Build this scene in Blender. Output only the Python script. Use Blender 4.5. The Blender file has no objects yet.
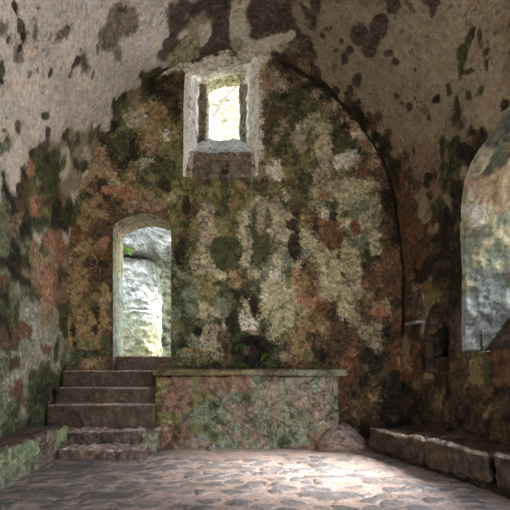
import bpy, math, random
import numpy as np
from mathutils import Vector

# ------------------------------------------------------------------ camera, sky, sun, exposure
scene = bpy.context.scene
C = scene.collection
cam_d = bpy.data.cameras.new('camera'); cam = bpy.data.objects.new('camera', cam_d); C.objects.link(cam)
cam.location = (0, 0, 1.05); cam.rotation_euler = (math.radians(90), 0, 0)
cam_d.sensor_width = 36; cam_d.lens = 430/510*36
cam_d.shift_x = 30/510; cam_d.shift_y = 111/510
cam_d.clip_end = 200
scene.camera = cam

world = bpy.data.worlds.new('sky'); scene.world = world; world.use_nodes = True
nt = world.node_tree; nt.nodes.clear()
bg = nt.nodes.new('ShaderNodeBackground'); wo = nt.nodes.new('ShaderNodeOutputWorld')
bg.inputs[0].default_value = (0.86, 0.93, 1.0, 1); bg.inputs[1].default_value = 1.6
nt.links.new(bg.outputs[0], wo.inputs[0])
tcw = nt.nodes.new('ShaderNodeTexCoord'); sep = nt.nodes.new('ShaderNodeSeparateXYZ'); rmp = nt.nodes.new('ShaderNodeValToRGB')
mpr = nt.nodes.new('ShaderNodeMapRange'); mpr.inputs[1].default_value = -1; mpr.inputs[2].default_value = 1
nt.links.new(tcw.outputs['Generated'], sep.inputs[0]); nt.links.new(sep.outputs['Z'], mpr.inputs[0]); nt.links.new(mpr.outputs[0], rmp.inputs[0])
e = rmp.color_ramp.elements; e[0].position = 0; e[0].color = (.75, .72, .66, 1); e[1].position = 1; e[1].color = (.45, .58, .8, 1)
for pos, c in ((.47, (.9, .88, .84, 1)), (.54, (1, 1, 1, 1)), (.75, (.8, .9, 1, 1))):
    k = e.new(pos); k.color = c
nt.links.new(rmp.outputs[0], bg.inputs[0])      # hazy bright horizon over the sea, bluer overhead

sun_d = bpy.data.lights.new('sun', 'SUN'); sun_d.energy = 4.8; sun_d.angle = math.radians(22); sun_d.color = (1, .98, .95)
sun = bpy.data.objects.new('sun', sun_d); C.objects.link(sun)
sun.rotation_euler = Vector((-0.80, 0.12, -0.84)).to_track_quat('-Z', 'Y').to_euler()

def portal(name, loc, direction, sx, sy):
    d = bpy.data.lights.new(name, 'AREA'); d.shape = 'RECTANGLE'; d.size = sx; d.size_y = sy
    d.cycles.is_portal = True
    o = bpy.data.objects.new(name, d); C.objects.link(o); o.location = loc
    o.rotation_euler = Vector(direction).to_track_quat('-Z', 'Y').to_euler()
portal('skylight_portal_side', (3.6, 3.85, 2.7), (-1, 0, 0), 2.6, 3.0)
portal('skylight_portal_added_side', (3.1, .7, 1.3), (-1, 0, 0), 3.0, 2.7)  # sky through the unseen side opening added for daylight
portal('skylight_portal_added_rear', (.8, -1.6, 1.5), (0, 1, 0), 2.0, 3.1)  # sky through the unseen rear opening added for daylight

scene.view_settings.view_transform = 'Standard'; scene.view_settings.look = 'None'
scene.view_settings.gamma = 1; scene.view_settings.use_curve_mapping = False
scene.view_settings.exposure = 2.5
scene.cycles.use_denoising = True
scene.cycles.max_bounces = 6; scene.cycles.diffuse_bounces = 4

# ------------------------------------------------------------------ noise
def _h(i, j, k, seed):
    h = (i*374761393 + j*668265263 + k*2147483647 + seed*144269504) & 0xFFFFFFFF
    h = ((h ^ (h >> 13))*1274126177) & 0xFFFFFFFF
    h = ((h ^ (h >> 15))*2246822519) & 0xFFFFFFFF
    return ((h ^ (h >> 16)) & 0xFFFFFF)/16777215.0
def vnoise(P, seed=0):
    I = np.floor(P).astype(np.int64); F = P - I; F = F*F*(3-2*F)
    r = 0
    for a in (0, 1):
        wa = F[:, 0] if a else 1-F[:, 0]
        for b in (0, 1):
            wb = F[:, 1] if b else 1-F[:, 1]
            for c in (0, 1):
                wc = F[:, 2] if c else 1-F[:, 2]
                r = r + wa*wb*wc*_h(I[:, 0]+a, I[:, 1]+b, I[:, 2]+c, seed)
    return r
def fbm(P, f, octv=4, seed=0, gain=.55):
    s = 0; a = 1; t = 0
    for o in range(octv):
        s = s + a*vnoise(P*f + 17.3*o + seed*5.1, seed+o); t += a; a *= gain; f *= 2.03
    return s/t - .5                      # about -0.35 .. 0.35
def ridge(P, f, octv=3, seed=0):
    s = 0; a = 1; t = 0
    for o in range(octv):
        s = s + a*(1-np.abs(2*vnoise(P*f+9.7*o, seed+o)-1)); t += a; a *= .5; f *= 2.1
    return s/t
def sstep(a, b, x):
    t = np.clip((x-a)/(b-a), 0, 1); return t*t*(3-2*t)
def vor(P2, cell, seed, jit=.9):
    """F1, F2-F1 and a random id of the nearest cell; P2 is N x 2 in metres, cell = (cx, cy)."""
    Q = P2/np.array(cell); I = np.floor(Q).astype(np.int64)
    best = np.full(len(Q), 9.); sec = np.full(len(Q), 9.); bid = np.zeros(len(Q))
    for a in (-1, 0, 1):
        for b in (-1, 0, 1):
            i = I[:, 0]+a; j = I[:, 1]+b; z = i*0
            cx = i+.5+jit*(_h(i, j, z, seed)-.5); cy = j+.5+jit*(_h(i, j, z+1, seed)-.5)
            d = np.hypot(Q[:, 0]-cx, Q[:, 1]-cy); rid = _h(i, j, z+2, seed)
            n = d < best
            sec = np.where(n, best, np.minimum(sec, d)); bid = np.where(n, rid, bid); best = np.where(n, d, best)
    return best, sec-best, bid

# ------------------------------------------------------------------ wear palette
def lin(c):
    c = np.array(c)/255.; return np.where(c <= .04045, c/12.92, ((c+.055)/1.055)**2.4)
PAL = {  # sRGB of each kind of plaster, stone, growth, and how proud of the bare stone it stands (m)
 'p': ((208,197,188), .014), 'q': ((154,142,119), .012), 't': ((140,120,98), .012), 'w': ((206,198,180), .014),  # t: plaster darkened to stand for the dim right side of the vault
 'd': ((88,74,66), -.006), 's': ((126,114,100), .002), 'k': ((42,37,29), -.010), 'l': ((168,161,128), .012),
 'm': ((68,72,46), .0), 'n': ((110,106,68), .004), 'o': ((140,118,82), .006), 'g': ((114,119,98), .006),
 'c': ((150,125,98), .008), 'r': ((108,78,54), -.002), 'b': ((86,69,50), -.004), 'u': ((124,98,80), .0),
 'v': ((172,178,178), .008), 'a': ((176,157,150), .0), 'e': ((118,115,117), .006), 'f': ((150,168,118), .004), 'h': ((134,139,137), .006), 'j': ((152,149,132), .012), 'y': ((156,114,88), .012),
}
KEYS = ''.join(PAL); PCOL = np.array([lin(PAL[k][0]) for k in KEYS]); PREL = np.array([PAL[k][1] for k in KEYS])
KI = {k: i for i, k in enumerate(KEYS)}
def mapweights(rows, ci, ri):
    """soft weights of each kind at fractional column ci / row ri of a letter map"""
    A = np.array(rows) if not isinstance(rows[0], str) else np.array([[KI[ch] for ch in r] for r in rows]); R, Cc = A.shape
    W = np.zeros((len(ci), len(KEYS)), np.float32)
    c = np.clip(ci-.5, 0, Cc-1.001); r = np.clip(ri-.5, 0, R-1.001)
    c0 = c.astype(int); r0 = r.astype(int); fc = c-c0; fr = r-r0; n = np.arange(len(ci))
    for dr in (0, 1):
        for dc in (0, 1):
            w = (fr if dr else 1-fr)*(fc if dc else 1-fc)
            np.add.at(W, (n, A[np.minimum(r0+dr, R-1), np.minimum(c0+dc, Cc-1)]), w.astype(np.float32))
    return W
def stains(W, u, v, lst, soft=.25):
    for s in lst:
        du = u-s[0]; dv = v-s[1]
        a = s[2]*du+s[3]*dv; b = s[4]*du+s[5]*dv
        m = (1-sstep(1-soft, 1+soft, np.sqrt(a*a+b*b))).astype(np.float32)*.92
        if m.max() <= 0: continue
        W *= (1-m)[:, None]; W[:, KI[s[6]]] += m
    return W
def crumble(W, left=None):
    W = W.copy()
    if left is not None:
        W[:, KI['j']] += left*W[:, KI['l']]; W[:, KI['l']] *= 1-left; W[:, KI['m']] += .45*left*(W[:, KI['g']]+W[:, KI['j']]); W[:, KI['k']] += .2*left*(W[:, KI['g']]+W[:, KI['c']])
    g = lambda ks: W[:, [KI[k] for k in ks]].sum(1)
    warm, pale, moss = g('oc'), g('l'), g('m')
    W[:, KI['k']] += .25*warm; W[:, KI['b']] += .3*warm; W[:, KI['n']] += .3*warm; W[:, KI['s']] += .25*pale; W[:, KI['n']] += .3*moss+.2*pale; W[:, KI['m']] += .2*pale
    return W
def const(n, spec):
    W = np.zeros((n, len(KEYS)), np.float32)
    for k, w in spec.items(): W[:, KI[k]] = w
    return W
def paint(P, W, seed=0, nf=7., na=.9, beta=11., fine=.34, gr=1., blend=.3, speck=1.):
    """choose one kind per spot: soft weights broken up by noise of their own; returns colour, relief"""
    S = np.zeros_like(W)
    w = np.stack([fbm(P, 30, 3, seed+k, .7) for k in (301, 302, 303)], 1)*.045
    Q = P+w
    for k in range(W.shape[1]):
        if W[:, k].max() <= .01: S[:, k] = -9; continue
        S[:, k] = W[:, k]*1.0 + na*(1.15*fbm(Q, nf, 5, seed+31*k, .82)+.45)*np.minimum(1, W[:, k]*3+.22)
    S -= S.max(1)[:, None]; E = np.exp(beta*S); E /= E.sum(1)[:, None]
    col = E@PCOL; rel = E@PREL
    Wn = W/np.maximum(W.sum(1), 1e-6)[:, None]
    col = blend*(Wn@PCOL)+(1-blend)*col
    # lichen crumbs: paler and darker flecks at the 1-5 cm scale, in drifts
    cl = sstep(-.12, .12, fbm(P, 3.1, 3, seed+40)); f = fbm(P, 17., 4, seed+41, .95); f2 = fbm(P, 13., 4, seed+43, .95)
    pale = sstep(.05, .13, f)*(.35+.65*cl)*speck; dark = sstep(.02, .10, f2)*(1-.4*cl)*speck
    col = col*(1+.55*pale)[:, None]+.05*pale[:, None]*np.array([1, .93, .72]); col = col*(1-.62*dark)[:, None]
    vein = sstep(.90, .97, ridge(P+w*1.5, 5.5, 2, seed+45)/1.0)*sstep(-.1, .1, fbm(P, 5., 3, seed+46))*speck
    vein2 = sstep(.86, .95, ridge(P+w, 13., 2, seed+47))*sstep(-.04, .12, fbm(P, 4., 3, seed+48))*speck
    col = col*(1-.5*vein)[:, None]*(1-.42*vein2)[:, None]; rel = rel-.006*vein-.004*vein2
    g = fbm(P, 24., 3, seed+7, .95); g2 = fbm(P, 4., 2, seed+9); g3 = vnoise(P*75., seed+12)-.5
    col = col*np.clip(1 + gr*(fine*3.2*g + .45*g2 + fine*.7*g3), .2, 2.2)[:, None]
    hue = fbm(P, 9., 3, seed+15)
    col = col*(1+gr*np.outer(hue, [.22, .02, -.26]))
    pit = sstep(.66, .8, vnoise(P*38., seed+21))*sstep(-.08, .18, fbm(P, 3, 2, seed+22))
    col = col*(1-.55*pit)[:, None]; rel = rel - .004*pit
    return np.clip(col, .003, .95), rel

# ------------------------------------------------------------------ materials
def rock_mat(name, rough=.9, bump=.5, scale=55., spec=.3, var=.35):
    m = bpy.data.materials.new(name); m.use_nodes = True; N = m.node_tree; n = N.nodes; L = N.links
    b = n['Principled BSDF']; b.inputs['Specular IOR Level'].default_value = spec
    a = n.new('ShaderNodeAttribute'); a.attribute_name = 'Col'
    tc = n.new('ShaderNodeTexCoord')
    n1 = n.new('ShaderNodeTexNoise'); n1.inputs['Scale'].default_value = scale; n1.inputs['Detail'].default_value = 6; n1.inputs['Roughness'].default_value = .7
    L.new(tc.outputs['Object'], n1.inputs['Vector'])
    mr = n.new('ShaderNodeMapRange'); mr.inputs[1].default_value = .25; mr.inputs[2].default_value = .75
    mr.inputs[3].default_value = 1-var; mr.inputs[4].default_value = 1+var
    L.new(n1.outputs['Fac'], mr.inputs[0])
    mx = n.new('ShaderNodeVectorMath'); mx.operation = 'MULTIPLY'
    L.new(a.outputs['Color'], mx.inputs[0]); L.new(mr.outputs[0], mx.inputs[1]); L.new(mx.outputs[0], b.inputs['Base Color'])
    n2 = n.new('ShaderNodeTexNoise'); n2.inputs['Scale'].default_value = scale*.5; n2.inputs['Detail'].default_value = 8; n2.inputs['Roughness'].default_value = .75
    L.new(tc.outputs['Object'], n2.inputs['Vector'])
    bp = n.new('ShaderNodeBump'); bp.inputs['Strength'].default_value = bump; bp.inputs['Distance'].default_value = .02
    L.new(n2.outputs['Fac'], bp.inputs['Height']); L.new(bp.outputs[0], b.inputs['Normal'])
    r2 = n.new('ShaderNodeMapRange'); r2.inputs[3].default_value = rough-.12; r2.inputs[4].default_value = min(1, rough+.12)
    L.new(n1.outputs['Fac'], r2.inputs[0]); L.new(r2.outputs[0], b.inputs['Roughness'])
    return m
M_WALL = rock_mat('weathered_lime_plaster', .92, .6, 85, .3, .5)
M_STONE = rock_mat('worn_limestone', .8, .6, 45)
M_WET = rock_mat('damp_worn_step_stone', .42, .7, 45, .5)
M_FLOOR = rock_mat('trodden_cobbles', .72, .5, 70, .4)
M_CLIFF = rock_mat('pale_cliff_limestone', .95, 1.0, 9, .2, .25)
def plain(name, col, rough=.8):
    m = bpy.data.materials.new(name); m.use_nodes = True; n = m.node_tree.nodes; L = m.node_tree.links
    b = n['Principled BSDF']; b.inputs['Roughness'].default_value = rough
    t = n.new('ShaderNodeTexNoise'); t.inputs['Scale'].default_value = 25; r = n.new('ShaderNodeValToRGB')
    c = lin(col); r.color_ramp.elements[0].color = (*(c*.6), 1); r.color_ramp.elements[1].color = (*np.minimum(1, c*1.4), 1)
    L.new(t.outputs['Fac'], r.inputs[0]); L.new(r.outputs[0], b.inputs['Base Color'])
    return m
M_LEAF = plain('fern_green', (84, 120, 42)); M_TWIG = plain('grey_brown_bark', (84, 76, 68)); M_PEG = plain('dark_weathered_wood', (62, 58, 44))

# ------------------------------------------------------------------ mesh helpers
def mesh_obj(name, V, Fq, col, mat, parent=None, smooth=True):
    V = np.asarray(V, np.float32); Fq = np.asarray(Fq, np.int32)
    me = bpy.data.meshes.new(name); k = Fq.shape[1]
    me.vertices.add(len(V)); me.vertices.foreach_set('co', V.ravel())
    me.loops.add(Fq.size); me.loops.foreach_set('vertex_index', Fq.ravel())
    me.polygons.add(len(Fq)); me.polygons.foreach_set('loop_start', np.arange(0, Fq.size, k, dtype=np.int32))
    if smooth: me.polygons.foreach_set('use_smooth', np.ones(len(Fq), bool))
    me.update(calc_edges=True); me.validate()
    if col is not None:
        ca = me.color_attributes.new('Col', 'FLOAT_COLOR', 'POINT')
        ca.data.foreach_set('color', np.hstack([col, np.ones((len(V), 1))]).astype(np.float32).ravel())
    me.materials.append(mat)
    o = bpy.data.objects.new(name, me); C.objects.link(o)
    if parent is not None:
        o.parent = parent; o.location = -parent.location
    return o
def structure(o): o['kind'] = 'structure'; return o
def tag(o, label, cat, group=None):
    o['label'] = label; o['category'] = cat
    if group: o['group'] = group
    return o
def root(name, loc, label, cat, group=None):
    o = bpy.data.objects.new(name, None); C.objects.link(o); o.location = loc; o.empty_display_size = .1
    return tag(o, label, cat, group)
def quads(nu, nv):
    i, j = np.meshgrid(np.arange(nu-1), np.arange(nv-1), indexing='ij'); a = (i*nv+j).ravel()
    return np.stack([a, a+nv, a+nv+1, a+1], 1)
def inpoly(x, y, poly):
    r = np.zeros(x.shape, bool); n = len(poly)
    for i in range(n):
        x0, y0 = poly[i]; x1, y1 = poly[(i+1) % n]
        if y0 == y1: continue
        c = ((y0 > y) != (y1 > y)) & (x < (x1-x0)*(y-y0)/(y1-y0)+x0); r ^= c
    return r
def snap(a, b, poly):
    """nearest point of the closed polyline to each (a, b), and the distance"""
    best = np.full(a.shape, 1e9); na = a.copy(); nb = b.copy()
    for i in range(len(poly)):
        x0, y0 = poly[i]; x1, y1 = poly[(i+1) % len(poly)]; dx, dy = x1-x0, y1-y0
        t = np.clip(((a-x0)*dx+(b-y0)*dy)/(dx*dx+dy*dy+1e-12), 0, 1); qx = x0+t*dx; qy = y0+t*dy
        d = np.hypot(a-qx, b-qy); m = d < best
        best = np.where(m, d, best); na = np.where(m, qx, na); nb = np.where(m, qy, nb)
    return na, nb, best
def cut(nu, nv, A, B, polys):
    """quads of an nu x nv grid with the polygons cut out and the rim snapped on to them; returns faces, A, B, rim distance"""
    F = quads(nu, nv); ca = A[F].mean(1); cb = B[F].mean(1); dist = np.full(len(A), 9.)
    A = A.copy(); B = B.copy()
    for poly in polys:
        ins = inpoly(ca, cb, poly); out = np.zeros(len(A), bool); inn = np.zeros(len(A), bool)
        out[F[~ins].ravel()] = True; inn[F[ins].ravel()] = True; rim = out & inn
        sa, sb, d = snap(A, B, poly)
        A[rim] = sa[rim]; B[rim] = sb[rim]; d[rim] = 0; dist = np.minimum(dist, d)
        F = F[~ins]; ca = ca[~ins]; cb = cb[~ins]
    return F, A, B, dist
def resample(poly, step, closed=True):
    P = np.array(poly, float)
    if closed: P = np.vstack([P, P[:1]])
    L = np.concatenate([[0], np.cumsum(np.linalg.norm(np.diff(P, axis=0), axis=1))]); n = max(3, int(L[-1]/step))
    t = np.linspace(0, L[-1], n+1)
    return np.stack([np.interp(t, L, P[:, k]) for k in range(P.shape[1])], 1)
def rough_poly(poly, amp, seed, step=.05):
    P = resample(poly, step)[:-1]; Q = np.column_stack([P, np.zeros(len(P))])
    return np.column_stack([P[:, 0]+amp*2*fbm(Q, 5, 3, seed), P[:, 1]+amp*2*fbm(Q, 5, 3, seed+50)])
def rock_box(name, lo, hi, colour, mat, parent=None, res=.02, rnd=.03, amp=.012, seed=0, xf=None, coarse=.03, cf=4., extra=None):
    """a rounded, worn block between lo and hi; colour(P0, N0) -> (rgb, relief)"""
    lo = np.array(lo, float); hi = np.array(hi, float); h = (hi-lo)/2; c = (hi+lo)/2
    n = np.maximum(2, np.ceil(2*h/res).astype(int)); V = []; F = []; base = 0
    for ax in range(3):
        u, v = (ax+1) % 3, (ax+2) % 3
        for sg in (-1, 1):
            U, W = np.meshgrid(np.linspace(-h[u], h[u], n[u]+1), np.linspace(-h[v], h[v], n[v]+1), indexing='ij')
            P = np.zeros((U.size, 3)); P[:, u] = U.ravel(); P[:, v] = W.ravel(); P[:, ax] = sg*h[ax]
            q = quads(n[u]+1, n[v]+1)+base
            F.append(q if sg > 0 else q[:, ::-1]); V.append(P); base += len(P)
    V = np.vstack(V); F = np.vstack(F)
    key = np.round(V*1e4).astype(np.int64); _, idx, inv = np.unique(key, axis=0, return_index=True, return_inverse=True)
    V = V[idx]; F = inv.reshape(-1)[F]
    inner = np.maximum(h-rnd, 1e-3); q = np.clip(V, -inner, inner); d = V-q; L = np.linalg.norm(d, axis=1)
    N = d/np.maximum(L, 1e-9)[:, None]; r = np.minimum(rnd, h.min()); V = q+N*np.minimum(r, L)[:, None]
    P0 = V+c
    col, rel = colour(P0, N)
    Q = P0+seed*3.7
    D = np.stack([fbm(Q, cf, 2, seed+k*11)*2*coarse for k in range(3)], 1)
    P = P0+D+N*(amp*2*fbm(Q, 14., 4, seed+3, .6)+amp*.8*(ridge(Q, 7., 2, seed+5)-.6)+rel)[:, None]
    if extra is not None: P = extra(P, P0, N)
    if xf is not None: P = xf(P)
    return mesh_obj(name, P, F, col, mat, parent)
def mixcol(spec, seed=0, **kw):
    return lambda P, N: paint(P, const(len(P), spec), seed, **kw)

# wear and growth on the back wall, cells of 1/7 m, top left cell corner at X=-2.5 Z=5.707
WALLMAP=[
[0,0,0,0,0,5,5,0,0,0,0,4,4,9,7,4,4,4,7,3,3,3,3,7,11,4,1,1,1,1,1,1,1,1,1,1],
[0,0,4,0,0,0,5,0,0,0,0,4,7,9,3,4,4,3,9,3,4,3,14,14,14,14,4,1,1,1,1,1,1,1,1,1],
[0,0,0,4,0,0,0,0,0,0,3,3,7,9,1,4,3,3,3,3,3,1,14,6,14,12,1,1,1,1,1,1,1,1,1,1],
[0,0,0,0,0,0,0,0,0,14,8,6,14,14,3,3,3,3,3,3,3,10,1,14,14,12,14,1,1,1,1,1,1,1,1,1],
[0,0,0,0,0,0,0,0,0,8,6,14,8,14,3,3,3,3,3,3,3,10,1,1,14,6,6,14,1,1,1,1,1,1,1,1],
[0,0,0,0,0,0,0,8,12,8,6,6,14,9,3,3,3,3,3,3,3,1,8,6,8,8,1,6,6,1,1,1,1,1,1,1],
[0,0,0,0,0,0,8,9,1,12,1,14,6,9,3,3,3,3,3,3,3,14,8,14,8,9,8,12,1,14,6,1,1,1,1,1],
[0,0,0,0,0,0,9,7,1,1,10,9,6,10,3,3,3,3,3,3,3,14,14,14,8,8,7,9,14,12,6,6,14,1,1,1],
[0,0,0,0,8,0,6,9,10,1,10,9,9,9,3,3,3,3,3,3,3,14,8,1,8,7,1,7,8,6,12,6,13,1,1,1],
[0,8,1,1,8,14,9,8,8,12,10,3,10,9,3,3,3,3,3,3,3,8,1,8,1,7,9,7,8,14,12,7,6,14,1,1],
[1,4,8,1,1,6,8,8,6,10,12,9,9,8,3,3,3,3,3,3,3,8,14,8,1,1,9,1,8,8,8,12,1,6,2,2],
[8,3,1,3,12,12,6,8,6,8,12,9,9,9,3,14,14,14,3,14,3,9,8,9,8,9,7,1,8,7,3,8,12,6,2,4],
[8,3,8,8,12,12,13,6,9,7,8,8,9,8,14,14,14,14,14,14,11,10,3,10,8,9,8,1,8,3,1,13,12,14,6,2],
[8,3,1,3,12,12,12,8,10,8,9,8,8,9,14,14,14,14,14,14,11,10,3,10,9,8,1,1,9,9,14,13,14,14,6,14],
[8,1,1,12,14,6,7,10,9,9,8,6,9,9,9,14,9,8,9,8,8,14,9,8,14,8,1,7,7,7,7,7,7,14,6,2],
[8,1,3,8,12,6,10,10,9,12,9,10,7,9,9,9,9,8,9,9,9,8,9,7,9,8,1,12,7,7,7,7,14,6,6,13],
[6,8,8,10,12,13,14,12,12,12,12,12,9,6,14,9,9,8,10,9,1,7,1,8,14,8,7,11,8,7,11,11,7,6,6,13],
[6,8,8,10,12,12,14,14,14,14,14,14,9,14,8,1,8,8,9,7,8,11,7,1,6,10,14,3,6,7,11,7,11,14,6,13],
[6,8,8,12,14,14,14,14,14,14,14,14,9,8,9,1,9,9,8,7,8,9,7,1,8,10,6,14,13,7,13,7,11,14,6,13],
[12,3,8,13,14,14,6,14,14,14,14,14,9,14,9,1,7,9,9,7,8,9,7,1,6,7,14,13,13,9,7,11,7,14,6,13],
[12,12,8,10,10,12,14,14,14,14,14,14,8,6,8,7,8,8,8,7,8,8,9,7,6,7,7,12,13,7,11,11,7,14,6,13],
[12,12,14,12,13,13,14,14,14,14,14,14,9,8,9,7,8,8,8,7,8,8,7,11,6,11,7,7,7,7,7,8,6,14,13,13],
[12,1,12,14,10,6,14,14,14,14,14,14,11,8,8,7,7,8,8,7,8,11,7,11,7,14,9,7,7,7,7,6,14,13,14,13],
[12,14,12,10,14,14,14,14,14,14,14,14,8,11,9,9,7,7,10,14,7,11,3,8,12,10,14,7,7,8,7,14,13,14,14,13],
[12,12,8,10,14,10,14,14,14,14,14,14,11,8,11,9,8,8,10,8,8,7,7,11,10,10,13,7,8,7,7,13,14,14,13,14],
[12,12,6,14,9,10,14,14,14,14,14,14,8,11,11,9,8,8,6,6,8,3,7,3,7,13,14,7,7,7,7,12,14,13,14,14],
[12,8,9,9,14,10,14,14,14,14,14,14,8,11,11,7,11,11,8,7,6,7,7,7,7,12,13,4,14,7,7,14,10,1,6,14],
[1,8,10,10,14,10,14,14,14,14,14,14,11,8,11,7,7,11,6,7,6,7,7,7,9,7,9,14,6,7,1,14,13,13,14,13],
[1,8,8,10,6,10,14,14,14,14,14,14,9,8,8,11,8,7,6,1,3,8,7,7,9,10,10,10,14,6,1,14,1,6,14,13],
[7,8,11,10,10,14,14,14,14,14,14,14,11,8,11,1,14,14,8,8,1,8,7,9,10,10,6,10,14,6,14,10,1,6,14,13],
[7,7,8,1,10,6,14,14,14,14,14,14,8,6,11,7,1,14,8,6,6,6,8,14,10,10,6,14,14,14,13,14,1,14,13,12],
[7,11,8,9,6,8,14,14,14,14,14,14,8,11,9,9,7,14,8,6,4,8,8,1,10,9,6,6,14,13,13,1,6,6,13,12],
[7,8,8,12,10,14,14,14,14,14,14,14,8,8,8,8,6,14,6,8,6,8,8,14,13,14,8,14,14,14,13,14,6,14,13,12],
[8,11,8,13,14,14,14,14,14,14,14,14,14,14,14,6,6,6,6,6,6,6,6,6,14,14,14,14,14,13,14,6,8,14,6,13],
[8,4,14,13,13,14,14,14,14,14,14,14,14,14,14,14,14,14,14,14,14,14,14,14,14,14,14,14,14,13,14,6,14,6,13,6],
[4,4,14,14,14,14,14,14,14,14,14,14,14,14,14,14,14,14,14,14,14,14,14,14,14,14,14,14,14,13,6,14,12,6,6,6],
[8,11,14,14,14,14,14,14,14,14,14,14,14,14,14,14,14,14,14,14,14,14,14,14,14,14,14,14,14,13,14,13,14,6,6,14],
[4,11,6,14,14,14,14,14,14,14,14,14,14,14,14,14,14,14,14,14,14,14,14,14,14,14,14,14,14,14,10,14,14,6,6,6],
[4,4,4,4,4,14,14,14,14,14,14,14,14,14,14,14,14,14,14,14,14,14,14,14,14,14,14,14,14,6,14,6,14,6,6,6],
[4,4,4,4,4,14,14,14,14,14,14,14,14,14,14,14,14,14,14,14,14,14,14,14,14,6,6,6,6,14,14,6,6,6,6,6],
[4,4,4,4,4,14,14,14,14,14,14,14,14,14,14,14,14,14,14,14,14,14,14,14,14,14,14,14,14,14,14,14,14,14,14,14],
]
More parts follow.
